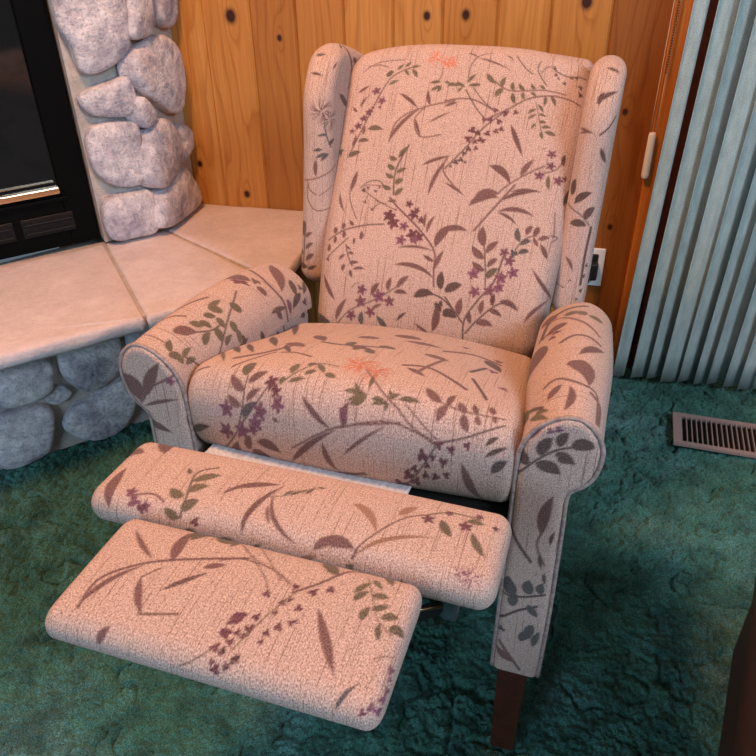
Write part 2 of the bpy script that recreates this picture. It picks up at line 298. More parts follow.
MOTIF['back'] = parse('''Lb 86 -2164 5972 -2082 5925 -1960 5961|Lb 79 -2089 5900 -2007 5998 -2053 6088|Fp -1510 4781 83|Fp -1379 4985 80|Fp -1581 5204 78|Fp -1664 5323 75|Fp -1747 5473 79|Fp -1854 5578 57|Dp -1399 5108 38|Dp -1519 5102 37|Lm 67 -1844 4769 -1763 4676 -1646 4655|Lm 61 -1760 5074 -1743 4922 -1652 4870|Lm 54 -1805 5179 -1873 5125 -1903 5047|Lg 115 -1554 5545 -1425 5442 -1269 5556|Lg 96 -1703 5786 -1610 5712 -1500 5772|Lg 113 -1847 6110 -1783 5969 -1631 6003|Lm 74 -1815 5883 -1745 5798 -1762 5656|Lm 73 -1640 5648 -1612 5562 -1625 5470|Sd 18 -1869 6121 -1747 5778 -1600 5349 -1382 4732 -1230 4497 -912 4349|Lg 115 -1353 4505 -1339 4444 -1265 4410|Lg 65 -1192 4396 -1157 4314 -1081 4302|Lg 62 -1060 4353 -1023 4286 -959 4266|Lg 63 -947 4371 -881 4321 -785 4337|Lg 58 -1062 4385 -1027 4470 -952 4518|Lg 78 -924 4401 -839 4454 -808 4565|Lg 71 -1304 4681 -1231 4602 -1129 4604|Sm 14 -1800 4316 -1555 4201 -1092 4209|Sm 14 -1735 4244 -1543 4251 -1377 4322|Bc -550 4166 179|Bc -326 4265 151|Sg 14 -386 4346 -387 4548 -478 4672|Lg 68 -371 4635 -468 4611 -564 4659|Lg 71 -359 4708 -466 4730 -526 4816|Lg 65 -359 4708 -346 4785 -414 4821|Lg 65 -247 4701 -175 4678 -132 4626|Sm 22 -1117 5767 -1038 5401 -693 5155 -69 4964|Lm 82 -1135 5789 -1086 5342 -622 5121|Lm 73 -1064 4857 -864 4939 -689 5143|Lm 73 -480 5066 -595 4953 -561 4786|Sm 18 -583 5133 -718 5353 -567 5662 -199 5599|Lm 59 -707 5333 -651 5508 -562 5663|Lm 41 -445 5388 -331 5275 -87 5169|Sd 22 -874 6782 -909 6324 -735 5831|Lg 89 -889 6083 -853 5936 -739 5844|Lg 93 -917 6111 -1018 6149 -1062 6051|Lg 100 -927 6292 -1032 6311 -1069 6207|Lg 85 -884 6370 -819 6277 -709 6269|Lg 93 -927 6455 -1027 6474 -1090 6384|Lg 111 -870 6570 -845 6480 -738 6490|Lg 95 -933 6674 -1049 6694 -1115 6611|Lg 99 -827 6751 -792 6676 -718 6662|Lm 100 -1703 6762 -1679 6528 -1633 6365|Sd 16 -1526 6695 -1381 6565 -1180 6542 -1030 6695|Dd -1381 6685 36|Dd -1227 6739 34|Dd -1159 6660 29|Lm 70 -443 6189 -240 6017 45 5972|Lm 82 -243 6728 -279 6354 2 6015|Sm 22 -18 5999 -51 6256 206 6545|Bc -255 4262 166|Sm 21 -239 4979 47 4919 306 4941 643 5104|Lm 63 -222 5082 -104 4998 -7 4990|Sm 15 86 4522 101 4282 198 4111|Lm 34 3 4058 117 4065 202 4134|Lm 37 205 4147 460 4161 787 4333|Sm 12 198 4111 421 4025|Lm 28 662 4052 755 4063 804 4147|Sd 15 844 4052 998 4238 1159 4348|Sd 15 1264 4084 1237 4273 1417 4509|Sd 12 1294 4304 1368 4183 1503 4126|Sd 18 1513 4205 1769 4239 2060 4088|Dd 1508 4165 35|Dd 1539 4276 33|Dd 1698 4383 36|Dd 1804 4244 32|Dd 1584 4323 26|Dd 1873 4212 33|Dd 1967 4339 46|Dd 1988 4463 49|Sm 19 568 4569 710 4669 912 4704 1395 4602 1748 4590|Lg 99 398 4434 440 4559 582 4606|Lg 92 682 4664 651 4539 722 4466|Lg 108 715 4688 594 4721 609 4852|Lg 80 906 4693 794 4643 867 4533|Lg 86 885 4746 871 4864 961 4932|Lg 83 1076 4666 976 4657 966 4551|Lg 76 1055 4701 1025 4783 1100 4834|Lg 65 1248 4620 1175 4601 1163 4524|Lg 60 1179 4688 1232 4690 1284 4744|Lg 61 1405 4572 1337 4570 1317 4519|Lg 67 1429 4704 1475 4775 1428 4898|Lg 73 1514 4684 1607 4718 1613 4848|Sd 16 91 4762 334 5093 485 5232|Sd 14 211 4713 412 4931 601 5067|Lg 69 39 4665 -97 4633 -209 4698|Lg 52 18 4725 -39 4748 -48 4808|Lg 74 89 4629 119 4504 222 4454|Lg 71 122 4678 233 4627 335 4649|Lg 61 64 4703 -33 4690 -85 4606|Lg 53 -301 4632 -261 4603 -201 4667|Sm 23 513 5270 864 5039 1179 4796 1583 4665 2022 4667|Dw 825 5120 67|Dw 995 5081 52|Dw 656 5085 53|Dw 749 5283 58|Dw 597 5263 61|Dw 494 5272 50|Dw 330 5479 73|Dw 286 5639 72|Dw 430 5527 61|Dw 486 5639 59|Dw 591 5513 59|Dw 725 5460 54|Dw 808 5412 52|Dw 543 5653 47|Dw 404 5686 49|Dw 321 5828 55|Dw 444 5798 47|Dd 259 5914 51|Dd 224 6033 53|Dd 140 6082 58|Dd 307 6067 32|Dd 64 6167 33|Sd 20 864 5039 501 5426 275 5795 -23 6215|Lm 94 958 5318 1057 5517 1256 5868|Sg 13 1294 4853 1399 5147 1473 5371|Lg 67 1315 4968 1213 5006 1196 5076|Lg 55 1337 5064 1249 5098 1208 5175|Lg 59 1334 4883 1417 4907 1437 5013|Lg 51 1364 5056 1426 5017 1502 5074|Lg 56 1360 5232 1296 5265 1302 5338|Lg 67 1407 5195 1450 5138 1521 5194|Lg 68 1457 5285 1518 5223 1619 5261|Lg 67 1471 5352 1450 5435 1521 5497|Lg 86 1531 5360 1624 5322 1719 5393|Lm 143 739 6090 1042 6023 1136 6382|Lm 114 1286 6218 1290 6012 1453 5884|Sm 22 929 6600 1140 6363 1419 6133 1639 5980|Lm 63 1166 6512 1393 6387 1672 6453|Lm 143 590 6650 760 6466 980 6582|Fp 1716 5747 85|Fp 1742 5963 84|Fp 1584 6166 87|Fp 1909 6215 92|Dw 2007 6146 49|Lg 82 1739 6145 1712 6288 1795 6405|Ld 82 1934 5708 1875 5839 1954 5938|Sd 16 1562 6150 1822 6030 1929 5843|Sm 11 1545 5675 1608 5639|Lm 65 -1921 6821 -1922 7030 -1778 7161|Sm 16 -1724 6650 -1696 6935 -1508 7291|Sd 20 -2025 7748 -1728 7532 -1323 7398 -961 7345|Lm 75 -1540 7414 -1619 7402 -1625 7324|Lm 86 -1753 7502 -1699 7430 -1751 7382|Lm 93 -1902 7598 -1859 7523 -1904 7483|Lm 79 -1882 7793 -1839 7707 -1884 7649|Lm 90 -1714 7665 -1676 7600 -1726 7537|Lm 91 -1364 7674 -1318 7580 -1381 7518|Lm 63 -1496 7772 -1465 7704 -1505 7651|Lm 99 -2014 7964 -1933 7883 -2000 7813|Dw -1985 8115 45|Sd 18 -1985 8115 -1946 8028 -1620 7670|Sd 17 -1642 7792 -1575 7988 -1461 8179|Lm 68 -1626 7987 -1731 8024 -1753 8102|Lm 60 -1576 7955 -1519 7911 -1458 7960|Lm 80 -1613 8173 -1693 8222 -1638 8306|Lm 74 -1530 8152 -1455 8076 -1332 8110|Lm 68 -1434 8241 -1334 8162 -1203 8216|Lm 76 -1489 8259 -1510 8341 -1438 8396|Lm 50 -1639 7832 -1573 7827 -1534 7896|Lm 100 -2050 8425 -1918 8702 -1752 8853|Sm 15 -1478 6718 -1113 6935 -768 7068|Sm 12 -1478 6718 -1409 6633 -1080 6630|Dd -1397 6957 36|Dd -1232 7087 33|Dd -1155 6921 27|Dd -1454 6735 48|Sd 12 -1397 6957 -1358 6812|Sd 14 -1232 7087 -1109 6956 -984 6965|Lg 96 -842 6802 -832 6684 -703 6646|Lg 69 -804 6902 -882 6858 -961 6922|Lg 74 -1063 6611 -1013 6686 -945 6691|Sm 28 -928 6841 -734 7024 -413 7273 -140 7522 62 7774 97 8080 146 8377|Fw -888 7178 120|Fw -787 7310 119|Fp -579 7350 90|Fw -552 6930 75|Fw -443 7119 101|Fw -289 7204 72|Fw -396 7035 67|Fw -397 7492 119|Fw -276 7515 98|Fp -596 7612 101|Fp -342 7582 82|Lm 77 -147 7433 -192 7211 -44 7097|Lm 63 -203 7330 -277 7180 -213 7048|Lm 176 52 7665 -20 7311 329 7226|Lm 57 -618 7752 -280 7595 37 7747|Lm 96 -642 8069 -159 7840 136 8246|Lm 96 114 8067 95 7848 225 7707|Lm 75 80 7935 -70 7905 -140 7830|Sd 18 -1688 9308 -1422 8991 -932 8740 -548 8465 -372 8252|Lm 108 -710 8547 -751 8429 -669 8311|Lm 115 -543 8490 -489 8285 -332 8248|Lm 96 -585 8575 -466 8473 -327 8568|Lm 115 -1017 8661 -1019 8520 -883 8426|Lm 69 -989 8930 -922 8816 -783 8809|Fp -1222 8598 101|Fp -1224 8812 111|Fp -877 8674 123|Fp -659 8744 103|Fp -1393 9085 102|Fp -1014 8979 105|Lm 114 -1698 9211 -1710 8969 -1511 8790|Lb 312 -1822 9306 -2068 9238 -2349 9455|Lb 124 -1162 9218 -1257 9125 -1173 8984|Lb 118 -661 9207 -805 9145 -877 9030|Ld 61 -483 9074 -411 8923 -297 8896|Lm 61 157 9201 -8 9155 -134 9064|Sm 12 -1421 8583 -1362 8502 -1300 8484|Ld 165 -194 8611 -74 8369 180 8526|Sd 22 146 8511 355 8580 600 8772|Ld 157 287 8408 205 8260 249 8084|Ld 131 392 8432 433 8343 535 8323|Lm 158 231 9168 366 8916 237 8633|Dd 293 8701 98|Ld 137 384 8859 500 8749 620 8816|Lm 155 507 6847 682 6451 989 6649|Sm 31 667 7291 936 6846 1215 6389|Lm 88 1018 6702 1286 6376 1681 6445|Lm 96 1016 6895 1329 6622 1637 6913|Lm 64 1019 6913 1234 6902 1367 7091|Lm 120 172 7360 323 7136 560 7314|Lm 58 21 6481 254 6537 400 6685|Sd 26 827 9259 795 8895 965 8536 1195 8165 1264 7696|Sd 19 1063 8260 991 7889 903 7551|Lm 166 906 7549 737 7377 822 7190|Lm 143 955 7770 756 7747 692 7561|Lm 127 961 7667 979 7481 1133 7432|Lm 122 998 7983 841 7987 748 7843|Lm 113 1032 7913 1057 7763 1186 7737|Lg 142 1073 8114 1042 7957 1230 7912|Fp 1266 7617 90|Fp 1386 7754 99|Fp 1485 7952 106|Fp 818 8064 108|Fp 1305 8072 116|Fp 1304 8245 98|Fp 1153 8323 108|Fp 897 8376 105|Lw 103 1259 8571 1200 8465 1251 8364|Sd 25 851 9114 1058 8824 1383 8518 1696 8584|Lm 112 1073 8745 1016 8604 1082 8490|Lm 114 1367 8487 1541 8380 1715 8598|Lm 102 1192 8655 1324 8615 1459 8744|Lm 136 1019 8920 1149 8789 1323 8927|Lm 97 920 8935 824 8837 873 8720|Ld 177 368 8444 454 8265 654 8289|Sd 23 762 8937 571 8740 382 8538|Lm 145 680 8818 596 8659 690 8512|Ld 169 383 8801 510 8727 649 8876|Lb 114 1484 7384 1361 7295 1399 7133|Sd 19 1433 7554 1534 7347 1693 7244|Lb 105 1500 7440 1562 7304 1670 7347|Lb 105 1502 7601 1560 7478 1676 7543|Lm 107 1576 7241 1522 7115 1652 7077|Lm 113 1714 7259 1687 7129 1754 7075|Lm 99 1789 7315 1845 7203 1959 7251|Lm 71 1802 7423 1714 7358 1690 7265|Lm 93 1997 7628 1920 7480 1831 7372|Db 1426 7612 77|Lm 72 1796 7839 1953 8099 2500 8578|Lm 90 1866 8789 1852 8449 2292 8418|Sm 16 2031 7229 1959 6778|Sp 20 2028 7310 2093 7220 1970 7202|Ld 110 2089 6624 2090 6430 2194 6241''')
MOTIF['wing_r'] = parse('''Lm 57 1139 805 1199 987 1098 1139|Ld 98 1570 1119 1694 1092 1761 1188|Ld 146 -142 1001 107 1069 81 1274|Sd 18 -177 792 -321 1143 -501 1317|Ld 158 -397 1238 -218 1196 -179 1376|Ld 151 -513 987 -356 1147 -524 1274|Lm 66 -1115 1006 -1134 1149 -1380 1180|Sd 40 -542 1367 -1081 1347 -1593 1362|Sm 16 -1633 890 -1679 1072|Dm -1525 1158 28|Dd -1716 1389 45|Dd -1440 1397 41|Dd -1246 1418 42|Dd -1316 1350 34|Dd -1871 1332 34|Ld 79 1594 1091 1814 1188 1757 1409|Ld 46 2093 1142 2114 1270 2013 1389|Sd 26 1093 1231 1215 1361 1390 1478|Ld 95 869 1285 717 1324 595 1435|Lm 44 1048 815 1160 967 1120 1110|Ld 173 -5 922 121 819 287 947''')
MOTIF['seat'] = parse('''Sm 64 -1818 3278 -1443 3534 -1184 3962|Lm 238 -1380 4054 -1253 4099 -1000 3858|Lm 226 -1233 4782 -1057 4578 -866 4297|Sm 31 -1697 3015 -1303 3543|Sm 39 -1214 3549 -985 3556 -708 3452|Sd 54 -868 4224 -492 4137 114 4286|Lg 178 -412 4152 -424 4324 -391 4390|Lg 152 -235 3939 -239 4119 -194 4145|Lg 141 -72 3990 14 3970 99 3889|Lg 182 38 4342 140 4423 307 4296|Lg 185 -1416 2904 -1529 3061 -1374 3130|Sd 18 -1501 2262 -1389 2557 -1381 2896|Lm 132 -1373 2711 -1576 2733 -1643 2892|Lm 120 -1339 2799 -1288 2946 -1105 2976|Lm 113 -1415 2538 -1599 2533 -1624 2646|Lm 95 -1332 2604 -1295 2708 -1134 2758|Lb 122 -1399 2406 -1368 2560 -1168 2605|Sd 17 -1501 2262 -1187 2582 -1015 2820|Fw -1000 2838 99|Fw -904 2748 78|Fp -860 2616 99|Fp -1653 2478 113|Fp -1705 2190 114|Fp -1123 2512 109|Fp -1206 2363 106|Fp -1437 2237 118|Fp -1266 2282 78|Sd 18 -1882 1807 -1511 2225|Lm 139 -1391 1986 -1421 2085 -1321 2191|Lm 177 -1715 1606 -1686 1889 -1542 2076|Lm 227 -1311 1923 -1311 1923 -1070 1881|Lm 147 -1222 2125 -1006 2220 -865 2038|Lm 51 -936 2451 -883 2462 -854 2425|Ld 118 -2356 2018 -2190 2218 -1978 2196|Lg 71 -761 2873 -672 2952 -534 2942|Lg 87 -866 2840 -895 2905 -827 2926|Lg 133 -764 2999 -802 3123 -754 3215|Sg 19 -866 2836 -704 3017 -483 3274 -198 3264|Lg 96 -574 3010 -533 3106 -439 3088|Lg 94 -500 3269 -394 3174 -319 3074|Lg 104 -292 3049 -253 3100 -134 3012|Lg 94 -621 3199 -601 3289 -497 3253|Bc 52 3427 314|Bc 326 3289 270|Bc -27 3315 147|Lg 81 349 2870 168 2929 33 2870|Lg 70 352 2854 236 2848 90 2768|Lg 78 356 2846 298 2771 168 2733|Lg 68 430 2833 521 2889 628 2825|Lg 62 276 2875 196 2906 140 3010|Lg 74 352 2973 395 3082 332 3196|Lg 71 645 2869 703 2943 783 2954|Lg 71 638 2823 667 2782 614 2758|Sm 20 187 3304 517 2963 823 2776|Lm 81 -516 2734 -362 2556 -74 2449|Lm 113 100 2510 23 2633 145 2770|Sm 19 -681 2149 -288 2364 93 2515 848 2650|Lm 88 -726 1931 -647 2224 -13 2461|Lm 96 -219 2292 -234 2076 -10 1916|Sm 12 -206 2360 -33 2450|Sm 31 -94 1874 381 1977|Lm 40 64 2178 249 2430 658 2583|Sm 18 734 2831 1024 2632 1284 2547|Sm 15 900 2840 1140 2684 1346 2556|Lg 70 655 2827 536 2852 441 2780|Lg 82 780 2888 906 2972 1069 2906|Lg 64 722 2875 647 2909 637 2987|Lg 50 145 2736 204 2800 323 2796|Lg 45 294 2867 212 2854 141 2901|Lm 144 1085 3178 1177 2987 1337 2972|Lm 97 1423 2950 1373 3046 1483 3186|Lm 122 1417 2947 1288 2864 1323 2735|Lm 118 1663 2921 1560 2952 1551 3055|Lm 122 1635 2887 1616 2770 1725 2708|Sm 18 1328 2978 1629 2926 2148 2972|Lm 93 1801 2948 1740 2983 1735 3094|Lm 80 1806 2908 1785 2841 1860 2816|Lm 110 2011 3023 1955 3036 1953 3138|Lm 73 2028 2978 2005 2921 2050 2884|Sm 18 49 2494 606 2633 1030 2602 1330 2503|Sd 19 1329 2520 1717 2652 2166 2884|Dw 1369 2512 63|Dw 1535 2486 60|Dw 1730 2563 53|Dw 1166 2351 82|Dw 1296 2355 52|Dw 1440 2324 66|Dw 982 2090 83|Dw 891 1876 135|Dw 1083 2008 82|Dw 1216 2129 57|Dw 1346 2130 58|Dw 1490 2177 50|Dw 1064 2186 58|Dw 1233 2250 47|Sd 17 1330 2486 1086 2108 832 1804|Lm 132 1677 2352 1742 2088 1981 1809|Ld 63 1955 2603 2028 2721 2116 2727|Ld 65 1970 2486 2084 2605 2247 2643|Ld 131 2068 2298 2104 2444 2251 2480|Lm 46 75 2190 314 2412 619 2580|Sm 42 -39 1830 346 1981|Lp 110 34 2680 131 2632 129 2532|Sm 49 614 3665 986 3787 1556 3412|Lm 120 684 3594 834 3595 979 3441|Sm 50 847 3536 1067 4366|Lm 333 -32 5380 142 5563 423 5399|Lm 231 237 5045 525 5211 865 5066|Sd 50 1505 4141 1673 4609|Sd 42 1580 3859 1858 3302|Ld 256 1607 5088 1734 5015 1896 4669|Dp 2025 3876 79|Dp 1791 4549 91|Dp 1783 5306 90|Lm 153 -466 4169 -217 4176 107 3992|Lm 201 732 4397 936 4456 1137 4334|Lm 263 -482 4789 -400 5049 -155 4880|Sm 74 947 4913 1355 5219 1832 5124|Dm 1170 5574 76|Lg 75 -2401 3786 -2114 3453 -1905 3125|Sm 26 -2419 2748 -2172 2949 -2059 2989|Ld 109 -2128 4147 -1882 3786 -1665 3515|Ld 148 -2113 4869 -1734 4231 -1465 3846|Ld 122 -2340 4097 -2079 3724 -1878 3493|Ld 96 -1356 3950 -1192 3678 -1070 3537|Ld 136 -2616 6573 -2156 5798 -1692 4864''')
MOTIF['panel_l'] = parse('''Ld 64 -2357 5911 -2390 5776 -2366 5577|Lg 41 -2550 6630 -2581 6691 -2569 6725|Lm 316 -3063 5994 -3087 6348 -3320 6398|Lm 200 -3004 6074 -2916 6438 -2651 6711|Sm 31 -3093 5956 -2934 6214 -2467 6519|Fp -2533 6426 80|Lm 71 -3057 5898 -2753 6085 -2449 6128|Lm 155 -3169 5617 -2898 5626 -2668 5483''')
MOTIF['flap'] = parse('''Lm 158 -2132 941 -2304 1223 -2252 1591|Lm 204 -2531 1940 -2419 1985 -2224 1922|Sd 22 -1191 1009 -1216 1239 -1322 1696 -1120 1886|Lg 148 -1275 1272 -1384 1226 -1477 1366|Lg 144 -1255 1354 -1241 1507 -1049 1513|Lg 145 -1284 1537 -1190 1734 -1001 1742|Lg 68 -1387 1664 -1438 1706 -1470 1772|Lg 160 -1181 1087 -1182 1215 -1060 1261|Lg 116 -1203 999 -1335 1003 -1424 1080|Dp -1831 1076 85|Fp -1917 1187 78|Fp -1670 1043 75|Sm 24 -1910 1132 -1654 1219 -1465 1150|Dw -1712 1012 65|Dw -995 999 60|Lg 69 -1109 888 -1034 890 -950 875|Lm 61 -834 1435 -761 1594 -629 1633|Lm 109 -759 1562 -566 1740 -227 1786|Lm 87 -400 993 -564 1278 -180 1792|Lm 62 260 1013 -338 1060 -247 1647|Lm 49 -108 1154 -227 1305 -232 1404|Sg 12 -275 1532 -97 1613 14 1735 294 1904|Lg 52 -121 1603 -83 1702 -32 1740|Lg 56 -48 1629 -21 1723 45 1724|Lg 47 29 1696 65 1801 123 1796|Ld 47 106 1702 145 1803 171 1874|Ld 37 190 1894 243 1894 297 1895|Lm 119 475 1003 546 1176 749 1174|Lg 45 -659 889 -577 892 -471 897|Lg 47 -246 855 -208 916 -141 923|Lt 71 305 808 383 926 510 939|Lt 120 694 1725 956 1856 1097 1366|Lt 113 1252 1724 1279 1885 1418 1942|Sm 19 959 1123 1127 1415 1332 1705 1534 1837|Sg 19 1534 1837 1792 1996 2141 1996|Lm 156 534 1083 699 1280 940 1090|Sm 27 930 1011 959 1123|Lt 69 954 1041 1156 1507 1708 1501|Fw 1577 1782 79|Fw 2004 1819 83|Fw 1779 1979 53|Fw 2118 2044 52|Fw 2331 1916 44|Lg 126 1727 1822 1782 1659 1893 1582|Lg 104 2000 1909 2085 1994 2202 1916|Lg 105 2092 1743 2155 1514 2302 1409|Bp 2216 1095 161|Bp 2103 1123 112|Dg 915 912 48|Lt 92 280 782 360 922 511 919|Dg 918 913 46|Dg 1502 872 35|Lm 243 -1961 1991 -2145 2284 -2163 2505''')
MOTIF['foot'] = parse('''Lm 66 -1503 2308 -1234 2027 -1040 1960|Lm 147 -824 1992 -1011 2280 -864 2484|Sm 28 -1431 1240 -1448 1559 -1244 1781 -886 1986 -88 2277|Lm 77 -1442 1275 -1496 1621 -1073 1861|Lm 91 -465 2006 -375 2091 -257 2111|Lm 91 -1017 1713 -966 1444 -752 1326|Sm 21 -781 1324 -408 1427|Sm 16 -1017 1713 -882 1877|Lm 71 -717 1626 -560 1817 -372 1963|Lm 97 -1072 957 -1093 1081 -985 1144|Lg 204 -819 2363 -814 2589 -706 2657|Lg 273 -541 2529 -423 2480 -384 2580|Sd 10 -193 976 -20 1086 115 1214|Dw 199 1576 65|Dw 139 1497 49|Dw 128 1371 54|Dw 248 1404 45|Dw 115 1214 52|Dw 226 1300 47|Dw 349 1170 47|Dw 188 1039 57|Dw 288 1093 37|Dw 137 1089 38|Dw 192 1179 35|Lg 80 -827 2342 -806 2434 -734 2489|Lg 80 -364 2389 -352 2488 -303 2510|Sm 11 -289 2499 -110 2347 185 2208|Lm 165 695 2493 737 2584 875 2333|Sm 18 -356 2155 -135 2250 224 2212 482 2078|Sm 13 -274 2483 176 2106 326 1906|Sm 12 -59 2498 383 2087|Lg 146 730 2503 802 2387 903 2362|Sm 25 562 1979 763 2171 978 2434 1196 2572|Dw 556 2057 49|Dw 320 1884 51|Dw 755 2043 57|Dw 909 2128 52|Dw 699 1814 48|Dw 520 1832 47|Dw 572 1886 39|Dw 178 1539 65|Dw 144 1370 63|Dw 338 1470 58|Dw 347 1604 49|Dw 520 1475 44|Dw 599 1563 51|Dw 700 1639 40|Dw 505 1376 36|Dw 319 1387 39|Dd 201 1206 41|Dd 329 1133 33|Dd 364 1178 36|Dd 274 1073 34|Dw 501 1700 33|Dw 736 1667 30|Sg 13 588 1989 423 1610 278 1228|Lm 108 887 1863 1143 1472 1289 1261|Lb 51 1384 990 1377 1122 1530 1265|Lg 93 1176 2081 1181 2193 1283 2237|Lg 82 1146 2171 1160 2290 1273 2362|Sg 12 1207 2421 1344 2169 1465 1949 1655 1817|Lg 66 1265 2394 1340 2399 1403 2296|Lg 95 1335 2187 1388 2266 1505 2223|Lg 95 1326 1879 1277 1970 1363 2052|Lg 84 1387 2023 1440 2110 1539 2125|Lg 102 1506 1965 1548 2056 1663 2023|Lg 72 1556 1725 1481 1815 1513 1910|Lg 120 1615 1874 1689 1945 1778 1900|Lg 103 1374 2521 1431 2519 1479 2392|Sm 10 1581 1529 1648 1584 1725 1613|Dp 1772 1492 52|Dp 1794 1397 37|Dp 1809 1268 55|Dp 1792 1171 55|Dp 1700 1085 49|Dp 1631 1037 42|Dp 1776 1054 57''')
MOTIF['arm_l'] = parse('''Lm 298 2633 5373 2862 5273 2781 5012|Dw 2566 5132 98|Dw 2626 5036 81|Lm 262 3800 5150 3579 4896 3181 4607|Sm 44 3222 5241 3036 4824 3056 4470|Lm 164 2737 4856 2807 4792 2695 4672|Dm 2870 4971 89|Lm 114 2563 4376 2849 4443 3129 4294|Sd 23 903 4289 1468 4660 2267 4984|Lg 180 1445 4972 1569 4915 1582 4837|Lg 135 1224 4929 1360 4921 1375 4824|Lg 110 1430 4990 1667 5021 1806 4998|Lg 141 906 4968 1009 4916 1040 4810|Lg 128 1065 4901 1150 4842 1125 4722|Lm 213 558 5010 778 4987 831 4802|Sd 22 824 4818 1085 4701 1413 4686|Lg 142 795 4589 844 4709 1053 4688|Lg 167 1168 4699 1234 4565 1135 4448|Lg 144 1360 4791 1410 4719 1345 4612|Lg 115 1188 4377 1208 4493 1415 4459|Lg 188 1888 4854 1846 4768 1908 4676|Lg 159 1536 4626 1602 4539 1496 4469|Lg 147 1546 4477 1621 4355 1504 4267|Lg 124 1474 4157 1541 4247 1755 4249|Lg 122 202 4823 243 4949 387 4955|Lg 147 128 4792 283 4777 272 4633|Lg 120 223 4726 275 4652 230 4578|Lg 100 296 4642 393 4739 552 4681|Lg 109 277 4541 411 4612 500 4506|Sd 23 343 4624 509 4365|Sm 20 288 5317 273 5097 279 4917|Sm 32 747 5396 901 5235 1004 5097|Sm 34 853 5403 1379 5259 1718 5149|Ld 102 1639 4356 1588 4253 1664 4143|Ld 136 2132 4200 2120 4070 2207 3936|Ld 146 2824 3891 2838 3715 2983 3539|Ld 186 3724 4430 3417 4398 3298 4212|Ld 198 3689 4721 3565 4596 3541 4438|Lp 158 3203 4441 3239 4318 3180 4142|Lm 158 2762 4408 2744 4288 2875 4145|Dd 3876 3874 112|Dd 3782 4224 92|Dd 3809 4535 70|Sm 46 3064 4537 3057 4144 3088 3762|Ld 144 4098 4620 3992 4496 3801 4396''')
MOTIF['arm_r'] = parse('''Sd 76 2720 4565 3432 4699 3698 4972 3755 5209|Lm 362 3651 4531 3614 4635 3324 4771|Lm 243 2692 4780 2964 4831 2888 4978|Dw 2707 4727 92|Dw 2595 4852 77|Dw 2706 4579 98|Dw 2419 4797 72|Lg 204 3278 4988 3452 5022 3443 5082|Lg 161 3418 5132 3375 5175 3177 5207|Lg 218 3183 5325 3284 5377 3176 5414|Sm 40 3163 4598 3247 4904 2465 5423|Sm 53 2100 4938 2280 5099 2251 5272 2161 5438|Lm 150 1602 5190 2077 5354 2039 5523|Lm 300 1336 5057 1591 5420 819 5350|Sm 38 868 4762 980 4935 797 5231 738 5493 170 5532|Lm 741 2023 4306 2302 4316 1890 4623|Lm 118 179 5088 447 5289 743 5114|Lm 150 521 4850 741 4909 803 5015|Sm 50 685 5393 576 5573 199 5576|Lg 112 367 4651 392 4739 253 4878|Lg 117 374 4527 300 4698 57 4898|Sd 59 769 4083 649 4418 403 4760|Lg 343 779 4122 680 4293 445 4484''')
MOTIF['panel_r'] = parse('''Sd 27 2304 5799 2394 5960 2593 6227 2821 6443 3051 6541|Ld 194 2495 6159 2345 6172 2400 6366|Ld 175 2632 6322 2602 6504 2759 6619|Ld 148 2854 6509 2797 6636 2936 6731|Ld 198 3013 6519 3092 6728 3263 6561|Ld 152 2820 6380 2926 6445 3065 6259|Ld 205 2612 6159 2734 6260 2911 6079|Dp 2718 6708 49|Dp 2817 6754 55|Lp 42 2484 6509 2543 6658 2647 6738|Sd 38 2257 5576 2322 5160 2487 4779 2697 4469|Lm 171 2786 5000 2687 5406 2870 5714|Sm 23 2775 5010 2747 4785 2884 4452|Ld 64 2919 4856 2889 4975 2948 5107|Lb 232 2527 3766 2359 3809 2431 4097|Lb 184 2742 3838 2640 3939 2716 4105|Lb 167 2526 3512 2466 3678 2562 3776|Lb 140 2900 3893 2800 3956 2904 4105|Sd 34 2344 3713 2630 3735 2944 3880|Sd 39 2296 3117 2600 3430 2862 3610|Dd 2406 2953 65|Lb 142 2741 3608 2795 3460 2894 3394|Lb 164 2846 3202 2720 3042 2834 2881|Lb 166 2702 2794 2697 2987 2850 3065|Lb 116 2893 2733 2864 2919 2958 3097|Sm 39 2398 2675 2572 2392 2743 2129|Lm 160 2360 2537 2463 2252 2689 2279|Ld 200 2651 6123 2741 6270 2887 6142|Ld 110 2845 6309 2927 6316 3039 6295|Ld 67 2800 4653 2796 4498 2852 4365|Ld 60 2900 4305 2881 4181 2933 4078''')

def sprigs(part, u0, u1, v0, v1, n, seed):
    r = random.Random(seed); out = list(MOTIF.get(part, ()))
    for i in range(n):
        x, y = r.uniform(u0, u1), r.uniform(v0, v1); a = r.uniform(0, 6.28); c = r.choice('mgb')
        q = [(x + k * .016 * math.cos(a + .12 * k), y + k * .016 * math.sin(a + .12 * k)) for k in range(6)]
        out.append(('S', 'd', .0026, *[v for p in q for v in p]))
        for k in range(1, 6):
            for sd in (1, -1):
                b = a + .12 * k + sd * .8; px, py = q[k]
                ex, ey = px + .022 * math.cos(b), py + .022 * math.sin(b)
                out.append(('L', c, .0095, px, py, (px + ex) / 2 - sd * .002 * math.sin(b), (py + ey) / 2 + sd * .002 * math.cos(b), ex, ey))
    MOTIF[part] = out
sprigs('arm_r', .04, .36, .72, 1.04, 9, 1); sprigs('arm_l', .04, .36, .72, 1.04, 9, 2); sprigs('shell', -.2, .2, .05, .62, 14, 3)
def seg_cov(U, pts, wfun, soft):
    P = np.array(pts, float); best = np.full(len(U), 9.0); k = len(P) - 1
    for i in range(k):
        a, b = P[i], P[i+1]; ab = b - a; L = float(ab @ ab) + 1e-12
        t = np.clip(((U - a) @ ab) / L, 0, 1)
        d = np.hypot(*(U - a - t[:, None] * ab).T)
        best = np.minimum(best, d - wfun((i + t) / k))
    return np.clip(0.5 - best / soft, 0, 1)
